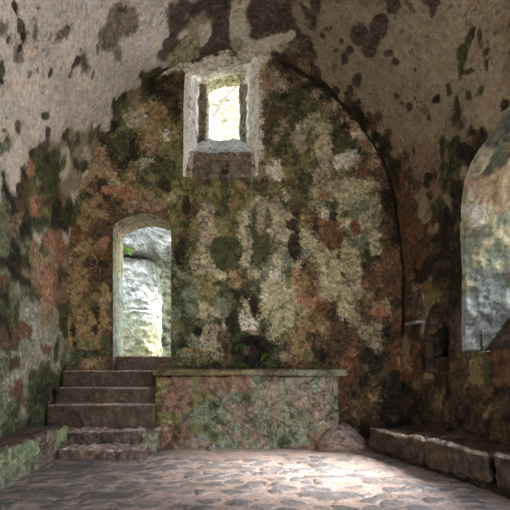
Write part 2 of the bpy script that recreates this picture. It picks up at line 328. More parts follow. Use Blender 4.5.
# wear and growth on the side walls and vault, dimness painted in on the right: columns 0.12 m round the section from the left floor, rows 0.12 m deep from Y=3.0
SHELLMAP=[
[14,14,14,14,14,11,11,11,11,11,11,11,11,11,11,11,11,11,0,0,0,0,0,0,0,0,0,0,0,0,0,0,0,0,0,0,0,0,0,0,0,0,0,0,0,0,0,0,0,0,0,0,0,0,4,4,4,4,4,4,4,2,2,2,2,2,2,2,2,2,2,2,2,2,2,2,2,2,2,2,2,2,2,2,2,2,2,2,14,14,14,14,14,14,14,14,14,14,14,14,14,14,14,14,14,14,14,14,14,14,14,14,14,14,14],
[14,14,14,14,14,11,11,11,11,11,11,11,11,11,11,11,11,11,0,0,0,0,0,0,0,0,0,0,0,0,0,0,0,0,0,0,0,0,0,0,0,0,0,0,0,0,0,0,0,0,0,0,0,0,4,4,4,4,4,4,4,2,2,2,2,2,2,2,2,2,2,2,2,2,2,2,2,2,2,2,2,2,2,2,2,2,2,2,14,14,14,14,14,14,14,14,14,14,14,14,14,14,14,14,14,14,14,14,14,14,14,14,14,14,14],
[14,14,14,14,14,11,11,11,11,11,11,11,11,11,11,11,11,11,0,0,0,0,0,0,0,0,0,0,0,0,0,0,0,0,0,0,0,0,0,0,0,0,0,0,0,0,0,0,0,0,0,0,0,0,4,4,4,4,4,4,4,2,2,2,2,2,2,2,2,2,2,2,2,2,2,2,2,2,2,2,2,2,2,2,2,2,2,2,14,14,14,14,14,14,14,14,14,14,14,14,14,14,14,14,14,14,14,14,14,14,14,14,14,14,14],
[14,14,14,14,14,11,11,11,11,11,11,11,11,11,11,11,11,11,0,0,0,0,0,0,0,0,0,0,0,0,0,0,0,0,0,0,0,0,0,0,0,0,0,0,0,0,0,0,0,0,0,0,0,0,4,4,4,4,4,4,4,2,2,2,2,2,2,2,2,2,2,2,2,2,2,2,2,2,2,2,2,2,2,2,2,2,2,2,14,14,14,14,14,14,14,14,14,14,14,14,14,14,14,14,14,14,14,14,14,14,14,14,14,14,14],
[14,14,14,14,14,11,11,11,11,11,11,11,11,11,11,11,11,11,0,0,0,0,0,0,0,0,0,0,0,0,0,0,0,0,0,0,0,0,0,0,0,0,0,0,0,0,0,0,0,0,0,0,0,0,4,4,4,4,4,4,4,2,2,2,2,2,2,2,2,2,2,2,2,2,2,2,2,2,2,2,2,2,2,2,2,2,2,2,14,14,14,14,14,14,14,14,14,14,14,14,14,14,14,14,14,14,14,14,14,14,14,14,14,14,14],
[14,14,14,14,14,11,11,11,11,11,11,11,11,11,11,11,11,11,0,0,0,0,0,0,0,0,0,0,0,0,0,0,0,0,0,0,0,0,0,0,0,0,0,0,0,0,0,0,0,0,0,0,0,0,4,4,4,4,4,4,4,2,2,2,2,2,2,2,2,2,2,2,2,2,2,2,2,2,1,1,2,2,2,2,2,2,2,2,14,14,14,14,14,14,14,14,14,14,14,14,14,14,14,14,14,14,14,14,14,14,14,14,14,14,14],
[14,14,14,14,11,11,11,11,11,11,11,11,11,11,11,11,11,11,0,0,0,0,0,0,0,0,0,0,0,0,0,0,0,0,5,0,0,0,0,0,0,0,0,0,0,0,0,0,0,0,0,0,0,0,4,4,4,4,4,4,4,2,2,2,2,2,2,2,2,2,2,2,2,2,2,2,2,1,1,1,1,1,2,2,2,2,2,2,14,14,14,14,14,14,14,14,14,14,14,14,14,14,14,14,14,14,14,14,14,14,14,14,14,14,14],
[14,14,14,14,11,11,11,11,11,11,11,11,11,11,11,11,11,11,0,0,0,0,0,0,0,0,0,0,0,0,0,0,0,0,0,0,0,0,0,0,0,0,0,0,0,0,0,0,0,0,0,0,0,0,4,4,4,4,4,4,4,2,2,2,2,2,2,2,2,2,2,2,2,2,2,2,1,1,1,1,1,1,1,1,1,1,2,2,14,14,14,14,14,14,14,14,14,14,14,14,14,14,14,14,14,14,14,14,14,14,14,14,14,14,14],
[14,14,14,14,11,11,11,11,11,11,11,11,11,11,11,11,11,11,0,0,0,0,0,0,0,0,0,0,0,0,0,4,0,0,5,0,0,0,0,0,0,0,0,0,0,0,0,0,0,0,0,0,0,0,4,4,4,4,4,4,4,2,2,2,2,2,2,2,2,2,2,2,2,2,2,1,1,1,1,1,1,1,1,1,1,1,11,11,6,6,6,14,14,14,14,14,14,14,14,14,14,14,14,14,14,14,14,14,14,14,14,14,14,14,14],
[14,14,14,14,11,11,11,11,11,11,11,11,11,11,11,11,11,11,0,0,0,0,0,0,0,0,0,0,0,0,0,0,0,0,5,0,0,0,0,0,0,0,0,0,0,0,0,0,0,0,0,0,0,0,4,4,4,4,4,4,4,2,2,2,2,2,2,2,2,2,2,2,2,2,1,1,1,1,1,1,1,1,1,1,1,1,11,6,6,6,6,6,6,6,6,6,6,6,6,6,6,6,14,13,13,13,6,14,6,14,14,14,14,14,14],
[14,14,14,14,11,11,11,11,11,11,11,11,11,11,11,11,11,11,0,0,0,0,0,0,0,0,0,8,0,0,0,0,0,0,0,0,0,0,0,0,0,0,0,0,0,0,0,0,0,0,0,0,0,0,4,4,4,4,4,4,4,2,2,2,2,2,2,2,2,2,2,2,2,1,1,1,1,1,1,1,1,1,1,1,1,6,6,6,6,6,6,6,6,6,6,6,6,6,6,6,6,6,14,13,13,13,6,14,14,14,14,14,14,14,14],
[14,14,14,11,11,11,11,11,11,11,11,14,14,6,8,6,14,11,6,11,11,11,11,11,6,8,0,0,8,0,0,0,0,0,0,0,0,0,4,4,0,0,0,0,0,0,0,0,0,0,0,0,0,0,4,4,4,4,4,4,4,2,2,2,2,2,2,2,2,2,2,2,1,1,1,1,1,1,1,1,1,1,1,1,6,14,6,6,6,6,6,6,6,6,6,6,6,8,8,8,8,8,8,14,8,8,13,6,10,6,6,14,14,14,14],
[14,14,14,8,8,11,7,7,7,11,11,14,14,6,8,6,14,11,6,11,11,11,11,11,6,0,0,0,0,0,0,0,0,0,0,0,0,0,0,0,0,0,0,0,0,0,0,0,0,0,0,0,0,0,4,4,4,4,4,4,4,2,2,2,2,2,2,2,2,2,2,1,1,1,1,1,1,1,1,1,1,1,8,4,1,2,6,6,6,6,6,6,6,11,11,8,8,14,14,9,9,9,9,9,10,10,14,14,14,14,14,14,14,14,14],
[14,14,14,8,8,8,11,13,7,14,7,4,6,8,8,11,11,6,6,6,6,11,12,6,6,0,0,0,0,0,0,0,0,0,0,0,0,0,0,0,0,0,0,0,0,0,0,0,0,0,0,0,0,0,4,4,4,4,4,4,4,2,2,2,2,2,2,2,2,2,1,1,1,1,1,1,1,1,1,1,1,1,8,1,8,6,14,1,14,14,6,14,11,11,11,8,8,14,14,9,9,9,9,9,10,10,14,14,14,14,14,14,14,14,14],
[14,14,14,8,8,8,11,7,7,14,7,4,6,8,8,11,7,6,6,6,6,11,12,12,14,8,14,6,0,0,0,0,0,0,0,0,0,0,0,0,0,0,0,0,0,0,0,0,0,0,0,0,0,0,4,4,4,4,4,4,4,2,2,2,2,2,2,2,1,1,1,1,1,1,1,1,1,1,1,1,1,1,1,1,8,8,8,8,6,6,14,11,9,9,9,14,6,6,14,10,14,10,10,14,14,14,10,14,6,14,6,14,14,14,14],
[14,14,14,8,11,7,13,11,7,7,7,7,13,13,7,7,11,6,12,8,11,6,6,8,14,8,14,6,12,8,0,0,0,0,0,0,0,0,0,4,0,0,5,0,5,5,0,0,0,0,0,0,0,0,4,4,4,4,4,4,4,2,2,2,2,2,2,1,1,1,1,1,1,1,1,1,1,1,1,1,1,1,1,2,2,2,8,14,6,6,6,14,6,6,6,6,6,6,6,14,14,14,14,14,14,14,14,14,14,6,14,14,14,14,14],
[14,14,14,8,11,13,11,11,7,7,7,7,13,13,7,7,11,6,12,8,8,11,6,6,8,12,9,9,12,8,4,0,0,0,0,0,0,0,0,4,0,0,5,5,5,5,5,0,0,0,0,0,0,0,4,4,4,4,4,4,4,2,2,2,2,4,1,1,1,1,1,1,1,1,1,1,1,1,1,1,1,1,1,2,2,2,8,8,2,1,6,6,6,6,6,6,6,6,6,14,14,14,14,14,14,14,14,14,14,14,6,14,14,14,14],
[14,14,4,8,8,8,8,8,8,7,7,7,7,7,7,7,8,12,12,12,12,12,3,8,8,12,12,9,9,8,8,4,0,0,0,0,0,0,0,0,0,0,5,5,5,5,5,0,0,0,0,0,0,0,4,4,4,4,4,4,4,2,2,2,1,4,1,1,1,1,1,1,1,1,1,1,1,1,1,1,1,1,2,2,2,4,2,2,8,6,6,6,6,6,14,6,13,14,14,14,14,14,14,14,14,14,6,6,14,10,14,6,14,14,14],
[14,14,4,8,8,8,8,8,8,7,7,7,7,7,7,7,8,12,12,12,12,12,3,8,8,14,9,8,8,8,8,1,0,0,0,0,0,0,0,0,0,0,0,5,0,5,5,0,0,0,4,1,0,0,4,4,4,4,4,4,4,2,4,1,4,4,1,1,1,1,1,1,1,1,1,1,1,1,1,1,1,1,2,2,2,2,2,2,8,14,12,6,14,6,14,6,14,9,7,7,7,14,10,10,10,14,14,10,10,14,14,14,14,14,14],
[14,14,4,8,8,8,6,6,8,8,7,13,7,7,12,12,12,8,8,12,12,9,6,7,8,9,14,9,8,8,8,8,1,8,0,0,0,0,0,0,0,0,0,5,0,0,0,0,0,0,4,1,4,4,4,4,4,4,3,4,4,4,4,1,1,4,1,1,1,1,1,1,1,1,1,1,1,1,1,1,1,2,2,2,2,2,2,1,10,14,12,6,14,6,14,6,14,9,7,7,7,14,10,10,10,14,14,10,10,14,14,14,14,14,14],
[14,14,4,8,8,8,6,6,8,8,7,13,7,7,12,12,12,12,8,8,12,9,6,7,8,9,14,8,8,8,8,3,3,4,1,0,0,0,0,0,0,0,0,0,0,0,0,0,0,0,4,1,4,1,4,4,4,3,3,4,4,4,4,4,1,1,1,1,1,1,1,1,1,1,1,1,1,1,1,1,1,2,2,2,2,4,2,1,10,14,14,14,13,6,6,10,10,10,1,1,7,14,14,6,6,10,14,14,14,14,6,6,14,14,14],
[14,14,4,8,8,8,6,6,8,8,7,13,7,7,7,12,12,12,8,8,12,12,12,12,6,6,6,8,8,8,3,3,3,8,1,0,0,0,0,0,0,0,0,0,0,0,0,0,0,0,4,4,1,1,1,4,4,3,4,4,4,4,4,4,4,4,1,1,1,1,1,1,1,1,1,1,1,1,1,1,2,4,2,2,4,4,2,13,14,13,14,14,13,6,6,10,10,1,1,1,7,14,14,6,6,10,14,14,14,14,6,6,14,14,14],
[14,14,4,4,4,8,4,8,8,7,7,7,7,7,1,1,12,12,12,12,12,12,12,12,12,6,6,6,8,1,3,3,1,1,8,1,0,0,0,0,0,0,0,0,0,0,0,0,0,4,4,3,1,3,3,4,4,3,3,4,4,4,3,4,11,4,4,1,1,1,1,1,1,1,1,1,14,1,14,2,2,4,2,14,2,13,13,14,13,13,13,13,14,14,14,10,1,10,13,14,14,6,13,13,13,13,12,6,6,6,14,6,6,14,14],
[14,4,4,4,4,8,4,8,8,7,7,7,7,7,1,1,12,12,12,12,12,12,12,12,12,6,8,8,1,1,1,1,8,1,1,1,1,8,0,0,8,0,0,0,0,0,0,0,4,4,4,9,1,3,4,4,4,3,3,4,4,4,7,7,11,14,4,1,1,1,1,1,1,6,1,14,13,1,14,6,2,6,6,14,2,13,13,13,13,13,13,14,14,14,14,10,1,10,13,14,6,6,13,13,13,13,12,6,6,6,14,14,6,14,14],
[14,4,4,4,4,8,4,8,8,7,7,7,7,7,8,8,8,12,12,14,14,1,12,12,3,8,8,8,8,1,1,1,8,1,3,1,8,8,0,0,8,8,8,0,0,14,0,3,4,7,7,9,7,4,4,4,4,3,3,4,3,3,3,14,14,12,12,14,1,1,1,1,14,6,6,6,13,6,6,6,6,6,6,6,6,13,13,13,13,13,13,13,13,13,13,14,14,14,13,13,13,12,12,12,12,13,6,6,14,6,6,6,6,14,14],
[14,4,4,11,11,11,4,4,11,8,11,11,7,8,8,8,8,12,12,12,14,1,12,12,3,8,8,8,8,3,1,1,1,8,3,1,1,14,0,6,9,9,8,12,0,8,14,8,3,7,7,9,3,4,4,4,4,7,3,3,3,14,14,14,14,12,12,14,14,14,6,1,14,6,6,6,7,6,1,6,14,14,6,6,6,6,6,6,6,13,13,13,13,13,14,14,14,14,13,13,13,12,12,12,12,13,6,6,14,14,6,6,6,14,14],
[14,4,4,11,11,11,4,4,11,8,11,11,7,8,8,8,8,12,12,12,14,1,12,12,12,3,8,8,8,3,3,1,3,8,3,12,1,14,14,6,9,7,9,12,12,8,6,8,6,7,7,9,3,4,4,4,4,7,3,4,3,3,14,6,14,14,12,6,6,6,6,1,12,12,12,6,7,12,12,12,14,14,14,6,6,6,6,6,6,6,6,13,14,13,14,14,14,14,13,13,13,12,12,12,12,13,6,6,14,14,6,6,6,14,14],
[14,4,4,11,11,11,4,4,11,8,11,11,7,8,8,8,8,12,12,12,14,1,12,12,12,3,8,8,8,3,3,1,3,8,3,12,1,14,14,6,9,7,9,12,12,8,6,8,6,7,7,9,3,4,4,4,4,7,3,4,3,3,14,6,14,14,12,6,6,6,6,1,12,12,12,6,7,12,12,12,14,14,14,6,6,6,6,6,6,6,6,13,14,13,14,14,14,14,13,13,13,12,12,12,12,13,6,6,14,14,6,6,6,14,14],
]
# single stains, and the painted shade of the hollow: centre (metres on the surface), inverse axes, kind
WALL_STAINS_SHADE=[
(-0.329,5.479,4.6,0.81,1.74,-9.85,'d'),
(0.043,5.364,3.07,0.82,4.53,-16.9,'w'),
(0.3,5.45,7.78,0.0,0.0,-8.75,'w'),
(-0.414,5.279,6.89,1.22,2.03,-11.49,'w'),
(-0.043,5.336,1.93,0.2,0.91,-8.7,'w'),
(-0.186,5.421,7.78,0.0,0.0,-14.0,'w'),
(-0.643,5.336,4.38,0.0,0.0,-17.5,'w'),
(1.314,1.936,6.36,0.0,0.0,-10.0,'y'),
(1.114,1.993,11.67,0.0,0.0,-14.0,'y'),
(1.4,1.879,8.75,0.0,0.0,-10.0,'r'),
(1.514,2.85,8.75,0.0,0.0,-7.78,'r'),
(1.371,3.107,17.5,0.0,0.0,-17.5,'r'),
(1.614,2.636,23.33,0.0,0.0,-17.5,'r'),
(1.643,2.664,58.33,0.0,0.0,-46.67,'c'),
(1.871,3.021,14.0,0.0,0.0,-10.0,'r'),
(1.714,3.207,17.5,0.0,0.0,-17.5,'n'),
(1.543,2.35,10.0,0.0,0.0,-5.0,'l'),
(1.714,2.136,5.83,0.0,0.0,-7.0,'l'),
(1.786,2.536,7.78,0.0,0.0,-5.38,'l'),
(0.786,1.921,5.38,0.0,0.0,-4.38,'l'),
(0.9,1.736,8.75,0.0,0.0,-5.0,'l'),
(2.143,2.721,11.67,0.0,0.0,-11.67,'l'),
(2.0,2.85,17.5,0.0,0.0,-17.5,'g'),
(1.171,1.464,17.5,0.0,0.0,-14.0,'b'),
(1.314,1.379,23.33,0.0,0.0,-11.67,'b'),
(1.043,1.507,8.75,0.0,0.0,-7.78,'o'),
(1.143,1.707,7.0,0.0,0.0,-14.0,'o'),
(1.643,1.564,7.0,0.0,0.0,-7.78,'b'),
(1.557,1.321,5.83,0.0,0.0,-10.0,'b'),
(1.714,0.964,8.75,0.0,0.0,-5.0,'r'),
(2.214,1.821,7.78,0.0,0.0,-14.0,'y'),
(2.029,1.521,8.75,0.0,0.0,-10.0,'q'),
(2.014,1.193,8.75,0.0,0.0,-8.75,'k'),
(2.157,1.021,11.67,0.0,0.0,-10.0,'k'),
(2.429,0.779,7.0,0.0,0.0,-5.83,'k'),
(1.829,1.35,28.0,0.0,0.0,-2.8,'r'),
(0.143,2.593,23.33,0.0,0.0,-35.0,'o'),
(0.157,2.264,14.0,0.0,0.0,-14.0,'o'),
(0.043,2.679,5.83,0.0,0.0,-5.0,'m'),
(-0.029,2.536,8.75,0.0,0.0,-8.75,'m'),
(0.643,2.964,17.5,0.0,0.0,-23.33,'w'),
(0.843,2.879,23.33,0.0,0.0,-6.36,'q'),
(0.943,2.764,20.0,0.0,0.0,-7.0,'k'),
(0.943,3.064,11.67,0.0,0.0,-14.0,'k'),
(0.686,3.893,8.75,0.0,0.0,-11.67,'w'),
(0.786,3.779,14.0,0.0,0.0,-14.0,'w'),
(1.671,4.021,10.0,0.0,0.0,-14.0,'w'),
(1.6,3.95,17.5,0.0,0.0,-11.67,'w'),
(1.829,4.35,23.33,0.0,0.0,-28.0,'w'),
(1.9,4.393,23.33,0.0,0.0,-23.33,'w'),
(1.671,4.564,35.0,0.0,0.0,-23.33,'q'),
(1.357,3.779,14.0,0.0,0.0,-7.78,'q'),
(1.386,4.207,9.4,-3.42,-2.39,-6.58,'l'),
(1.714,3.607,5.0,0.0,0.0,-10.0,'l'),
(1.429,3.493,11.67,0.0,0.0,-17.5,'o'),
(0.829,4.021,700.0,0.0,0.0,-700.0,'m'),
(-0.857,3.879,7.0,0.0,0.0,-7.0,'m'),
(-1.314,4.507,14.0,0.0,0.0,-14.0,'l'),
(-1.043,3.993,23.33,0.0,0.0,-35.0,'l'),
(-0.929,4.679,7.0,0.0,0.0,-8.75,'o'),
(-1.171,4.393,14.0,0.0,0.0,-17.5,'o'),
(-1.857,3.279,8.45,-2.26,-1.13,-4.23,'o'),
(-2.029,3.107,10.0,0.0,0.0,-7.78,'o'),
(-2.129,2.921,10.0,0.0,0.0,-7.0,'r'),
(-2.043,2.679,10.0,0.0,0.0,-10.0,'o'),
(-1.929,2.536,14.0,0.0,0.0,-11.67,'b'),
(-2.114,2.421,7.0,0.0,0.0,-8.75,'o'),
(-2.157,2.136,8.75,0.0,0.0,-5.0,'o'),
(-1.686,2.85,17.5,0.0,0.0,-17.5,'y'),
(-2.143,1.564,7.0,0.0,0.0,-3.5,'o'),
(-1.957,1.736,7.78,0.0,0.0,-5.83,'o'),
(-2.171,1.564,23.33,0.0,0.0,-10.0,'k'),
(-1.843,1.85,28.0,0.0,0.0,-8.75,'k'),
(-1.871,1.564,35.0,0.0,0.0,-11.67,'k'),
(-2.157,1.35,35.0,0.0,0.0,-23.33,'k'),
(-2.0,1.236,14.0,0.0,0.0,-17.5,'m'),
(-1.986,1.364,7.78,0.0,0.0,-17.5,'n'),
(-1.714,1.35,17.5,0.0,0.0,-7.0,'m'),
(-0.171,1.493,5.38,0.0,0.0,-6.36,'q'),
(-0.043,1.45,11.67,0.0,0.0,-10.0,'b'),
(0.071,1.636,14.0,0.0,0.0,-7.78,'k'),
(0.386,1.279,3.5,0.0,0.0,-5.0,'k'),  # shade of the hollow above the altar, put into the colour
(0.314,1.279,17.5,0.0,0.0,-14.0,'d'),
(0.286,1.679,10.0,0.0,0.0,-8.75,'w'),
(0.386,1.921,23.33,0.0,0.0,-7.78,'k'),
(-0.4,1.536,17.5,0.0,0.0,-11.67,'k'),
(-0.5,1.279,7.0,0.0,0.0,-35.0,'o'),
(-0.214,3.064,14.0,0.0,0.0,-3.89,'q'),
(-0.271,3.279,11.67,0.0,0.0,-7.0,'q'),
(-0.643,2.636,11.67,0.0,0.0,-5.83,'k'),
(-0.557,3.35,23.33,0.0,0.0,-7.0,'k'),
(-0.429,2.536,14.0,0.0,0.0,-7.0,'q'),
(-0.286,2.421,8.75,0.0,0.0,-11.67,'q'),
(-0.214,2.136,8.75,0.0,0.0,-5.0,'n'),
(0.5,3.207,17.5,0.0,0.0,-3.5,'q'),
(0.357,2.779,23.33,0.0,0.0,-4.67,'q'),
(0.257,3.564,11.67,0.0,0.0,-14.0,'o'),
(-1.643,3.564,8.75,0.0,0.0,-14.0,'y'),
(-1.386,3.521,8.75,0.0,0.0,-11.67,'y'),
]
SHELLSTAINS=[
(8.37,4.97,7.13,-3.42,5.49,6.03,'d'),
(8.54,4.74,9.03,-1.89,2.62,4.57,'d'),
(8.56,4.99,10.02,-1.19,3.24,6.46,'d'),
(8.51,4.63,11.43,-6.3,10.96,12.4,'d'),
(8.55,4.39,9.13,-5.34,6.92,8.21,'d'),
(8.44,4.44,23.96,-13.27,22.87,27.33,'d'),
(8.35,5.23,19.17,-1.32,6.56,13.18,'d'),
(8.34,5.4,16.83,-7.34,9.16,9.42,'d'),
(8.21,5.2,26.36,-10.34,17.43,20.76,'d'),
(8.61,5.49,13.76,-2.74,4.88,7.18,'d'),
(8.59,5.78,16.24,-3.02,4.63,6.5,'d'),
(8.79,4.87,21.35,-0.34,6.91,18.57,'d'),
(8.91,4.87,21.08,-0.91,7.61,18.42,'d'),
(7.97,5.31,22.83,-7.1,15.26,20.62,'d'),
(8.04,5.1,47.69,-16.14,31.97,44.27,'d'),
(8.0,5.17,35.32,-11.46,15.67,21.66,'d'),
(8.04,5.12,47.48,-16.01,23.89,32.94,'d'),
(7.81,5.19,23.01,-6.61,9.72,13.24,'d'),
(7.66,5.13,15.44,-15.15,8.0,6.12,'d'),
(7.74,5.01,25.66,-21.72,10.18,8.65,'d'),
(8.01,4.78,38.63,-13.5,16.96,25.29,'d'),
(8.19,5.38,32.01,-11.94,19.89,23.35,'d'),
(8.27,5.64,23.11,-9.09,10.14,10.49,'s'),
(7.83,5.61,15.77,-4.31,4.99,6.28,'d'),
(8.03,5.87,6.5,-10.92,7.66,3.41,'d'),
(8.4,5.92,12.98,-5.5,12.79,11.63,'d'),
(8.68,4.3,48.81,-31.39,48.04,55.64,'d'),
(8.87,4.09,9.38,-4.4,11.2,16.16,'d'),
(8.93,4.15,22.88,-18.46,13.48,14.15,'d'),
(9.15,5.17,15.54,-12.72,23.25,17.3,'d'),
(9.15,4.71,34.58,-30.65,30.63,25.01,'d'),
(9.35,5.1,23.54,-5.36,9.46,12.66,'d'),
(9.26,5.17,28.58,-24.57,35.16,25.21,'d'),
(9.35,4.94,22.83,-22.01,50.05,35.92,'d'),
(9.61,4.9,16.41,-23.57,27.29,16.86,'k'),
(9.78,5.35,14.37,-23.86,19.19,10.01,'d'),
(10.18,5.18,2.87,-9.0,20.46,9.13,'k'),
(10.25,5.24,3.28,-11.05,20.27,8.65,'k'),
(10.02,5.57,5.61,-12.81,6.28,2.81,'b'),
(9.37,3.97,22.83,-6.75,6.83,11.56,'m'),
(9.42,4.1,18.32,-3.58,4.91,8.98,'m'),
(9.5,4.2,20.38,-16.52,6.42,6.24,'m'),
(9.59,4.16,0.84,-14.23,34.7,14.69,'m'),
(9.45,3.89,26.4,-36.27,10.99,9.37,'m'),
(9.6,3.9,27.36,-11.15,12.52,17.32,'m'),
(9.68,3.96,19.21,-36.46,14.63,10.8,'m'),
(9.83,4.11,25.66,-8.85,10.23,13.17,'m'),
(9.79,4.25,7.82,-16.08,19.35,12.64,'m'),
(9.57,4.48,12.53,-18.67,14.84,10.22,'m'),
(9.54,4.69,9.42,-12.71,21.07,14.12,'k'),
(9.78,4.46,10.03,-19.44,6.58,4.11,'m'),
(10.04,4.82,6.21,-17.13,7.28,3.72,'m'),
(10.27,4.87,3.54,-12.8,7.27,3.31,'m'),
(9.52,4.9,7.27,-9.28,16.09,10.42,'n'),
(10.23,4.49,2.24,-8.58,10.51,5.28,'k'),
(10.31,4.4,2.51,-10.48,16.11,7.95,'k'),
(10.2,4.22,9.01,-33.91,12.56,6.81,'k'),
(10.1,3.89,14.62,-7.03,13.88,16.25,'k'),
(10.56,4.72,2.4,-11.08,10.04,4.08,'k'),
(10.77,4.7,2.71,-14.11,7.57,2.75,'k'),
(10.74,4.94,3.42,-17.01,9.61,3.38,'k'),
(10.59,5.03,2.15,-9.78,10.61,3.98,'m'),
(10.56,5.37,1.48,-6.12,7.22,2.58,'q'),
(10.4,5.2,2.94,-11.32,16.38,6.56,'b'),
(10.12,5.73,-1.41,-10.82,4.68,1.26,'r'),
(10.33,6.08,1.73,-5.5,2.33,0.83,'r'),
(10.72,5.98,0.92,-3.87,1.79,0.52,'r'),
(10.88,5.66,1.03,-4.89,3.02,0.85,'r'),
(11.31,5.64,0.28,-5.7,9.53,1.96,'k'),
(10.93,5.72,1.58,-7.68,8.31,2.25,'r'),
(6.07,5.35,9.52,5.06,-2.57,2.64,'d'),
(5.88,5.69,13.23,1.99,-4.56,7.03,'d'),
(6.52,5.39,4.33,0.13,-1.68,6.62,'d'),
(6.56,5.86,6.65,1.6,-1.94,3.36,'d'),
(6.15,5.94,4.85,2.8,-4.14,3.5,'l'),
(6.42,5.81,11.95,4.48,-3.36,4.01,'w'),
(6.39,5.49,18.68,1.01,-3.91,10.55,'q'),
(6.84,5.63,9.69,0.08,0.09,2.18,'w'),
(6.86,6.04,10.14,-0.36,0.98,6.62,'l'),
(7.17,5.41,4.64,-0.49,0.85,2.96,'d'),
(7.42,5.49,6.46,-1.1,2.39,4.14,'d'),
(7.36,5.76,3.4,-1.21,8.79,10.68,'w'),
(7.03,6.02,8.81,-0.61,1.64,6.62,'w'),
(7.55,5.59,6.68,-6.87,13.36,8.87,'w'),
(7.21,6.08,8.56,-0.9,2.02,5.72,'w'),
(5.56,5.84,3.51,0.46,-12.63,17.38,'p'),
(5.26,4.88,4.47,3.98,-3.8,3.08,'s'),
(4.27,4.55,10.18,28.96,-16.78,8.59,'m'),
(3.91,4.78,8.12,9.38,-16.78,10.41,'m'),
(4.16,4.37,36.99,35.56,-21.95,16.85,'s'),
(4.25,3.9,18.39,9.12,-9.12,10.51,'m'),
(4.29,3.75,31.35,6.71,-8.19,13.54,'k'),
(4.22,3.99,17.46,16.81,-15.7,13.71,'k'),
(4.12,4.01,7.52,27.93,-21.11,12.63,'k'),
(3.82,3.92,15.42,22.65,-9.34,6.82,'m'),
(3.76,3.99,18.48,27.61,-33.74,23.62,'k'),
(4.02,4.02,13.76,17.31,-24.67,19.06,'s'),
(4.07,3.83,2.95,32.95,-22.41,12.16,'d'),
(4.36,4.07,21.46,24.0,-11.37,9.09,'s'),
(4.64,4.36,32.2,18.01,-10.66,10.85,'s'),
(4.57,4.32,35.85,18.91,-17.26,19.06,'s'),
(4.61,4.73,11.95,17.03,-16.7,9.94,'d'),
(4.53,4.74,13.61,29.55,-17.31,7.68,'d'),
(4.46,4.8,20.07,25.43,-16.02,9.15,'s'),
(4.72,5.06,21.6,23.69,-15.71,10.42,'s'),
(4.7,4.66,26.55,15.4,-25.16,22.48,'s'),
(4.92,4.92,27.51,17.16,-12.84,10.65,'s'),
(4.04,4.3,19.72,22.61,-22.97,16.77,'s'),
(3.57,4.42,10.72,15.47,-13.12,7.69,'s'),
(4.49,3.93,40.31,23.65,-36.98,45.28,'d'),
(3.41,4.21,7.91,17.42,-49.67,27.83,'g'),
(3.29,4.29,3.07,10.17,-16.51,8.48,'g'),
(3.81,4.95,10.07,11.87,-13.57,7.82,'d'),
(4.04,5.31,10.65,9.89,-18.6,11.01,'n'),
(4.34,5.86,6.17,8.68,-6.28,2.67,'n'),
(4.14,5.56,13.2,10.6,-17.48,10.36,'n'),
(3.7,5.5,4.38,11.76,-8.56,3.43,'n'),
(3.93,6.04,-1.04,8.78,-11.84,3.31,'m'),
(3.94,5.59,7.9,16.78,-9.41,4.14,'n'),
(3.56,4.93,9.59,12.46,-13.72,7.19,'m'),
(3.31,4.84,3.52,9.98,-12.53,5.76,'y'),
(3.03,4.64,1.94,11.01,-15.39,6.39,'b'),
(3.06,5.01,1.89,9.44,-21.37,8.36,'c'),
(2.95,5.03,1.28,7.52,-8.52,3.13,'y'),
(3.26,5.04,4.16,12.31,-21.1,9.09,'l'),
(3.45,5.14,2.83,4.37,-5.75,2.71,'m'),
(3.48,5.34,3.41,4.61,-4.81,2.23,'m'),
(2.73,5.56,0.47,3.1,-7.72,2.26,'y'),
(2.65,5.84,0.73,4.69,-6.13,1.62,'y'),
(2.43,5.03,0.22,9.51,-6.11,1.61,'c'),
(2.13,5.47,0.1,3.58,-4.37,0.82,'y'),
(3.32,5.75,4.06,9.42,-12.3,4.79,'c'),
(3.32,5.58,6.27,15.01,-19.01,7.63,'r'),
(3.24,5.97,1.2,3.3,-11.9,4.28,'m'),
(2.65,4.42,12.29,15.45,-18.46,9.1,'c'),
(2.53,4.52,16.89,8.59,-8.95,5.5,'c'),
(1.97,4.36,0.22,12.68,-19.72,3.92,'r'),
(1.46,4.67,0.24,11.08,-18.41,1.41,'r'),
(1.33,4.65,0.38,14.91,-15.41,0.76,'r'),
(1.55,4.98,0.41,19.48,-21.59,1.94,'r'),
(1.14,4.65,0.27,8.96,-18.49,0.16,'b'),
(0.84,4.71,0.29,8.75,-7.02,-0.39,'r'),
(1.65,5.39,0.23,11.09,-19.94,2.03,'o'),
(1.0,4.68,0.23,7.38,-18.37,-0.39,'l'),
(1.23,5.17,0.23,7.24,-11.88,0.3,'l'),
(1.3,4.86,0.19,6.83,-11.06,0.45,'l'),
(1.69,4.97,0.13,6.52,-8.65,1.02,'l'),
(1.39,5.89,0.33,11.16,-14.6,0.72,'q'),
(1.31,5.75,0.38,11.71,-5.34,0.19,'m'),
(4.63,5.7,3.96,10.14,-3.69,1.39,'p'),
]
PROF=[(-2.28,-.05),(-2.26,1.2),(-2.25,2.2),(-2.24,2.6),(-2.19,3.21),(-2.1,3.56),(-1.86,4.14),(-1.57,4.46),(-1.36,4.81),(-1.0,5.14),(-.5,5.42),(0,5.56),(.53,5.49),(.86,5.34),(1.14,5.15),(1.39,4.97),(1.61,4.76),(1.81,4.55),(2.0,4.30),(2.21,3.93),(2.36,3.42),(2.47,2.61),(2.5,2.1),(2.5,1.2),(2.5,-.05)]
PF=np.array(PROF)
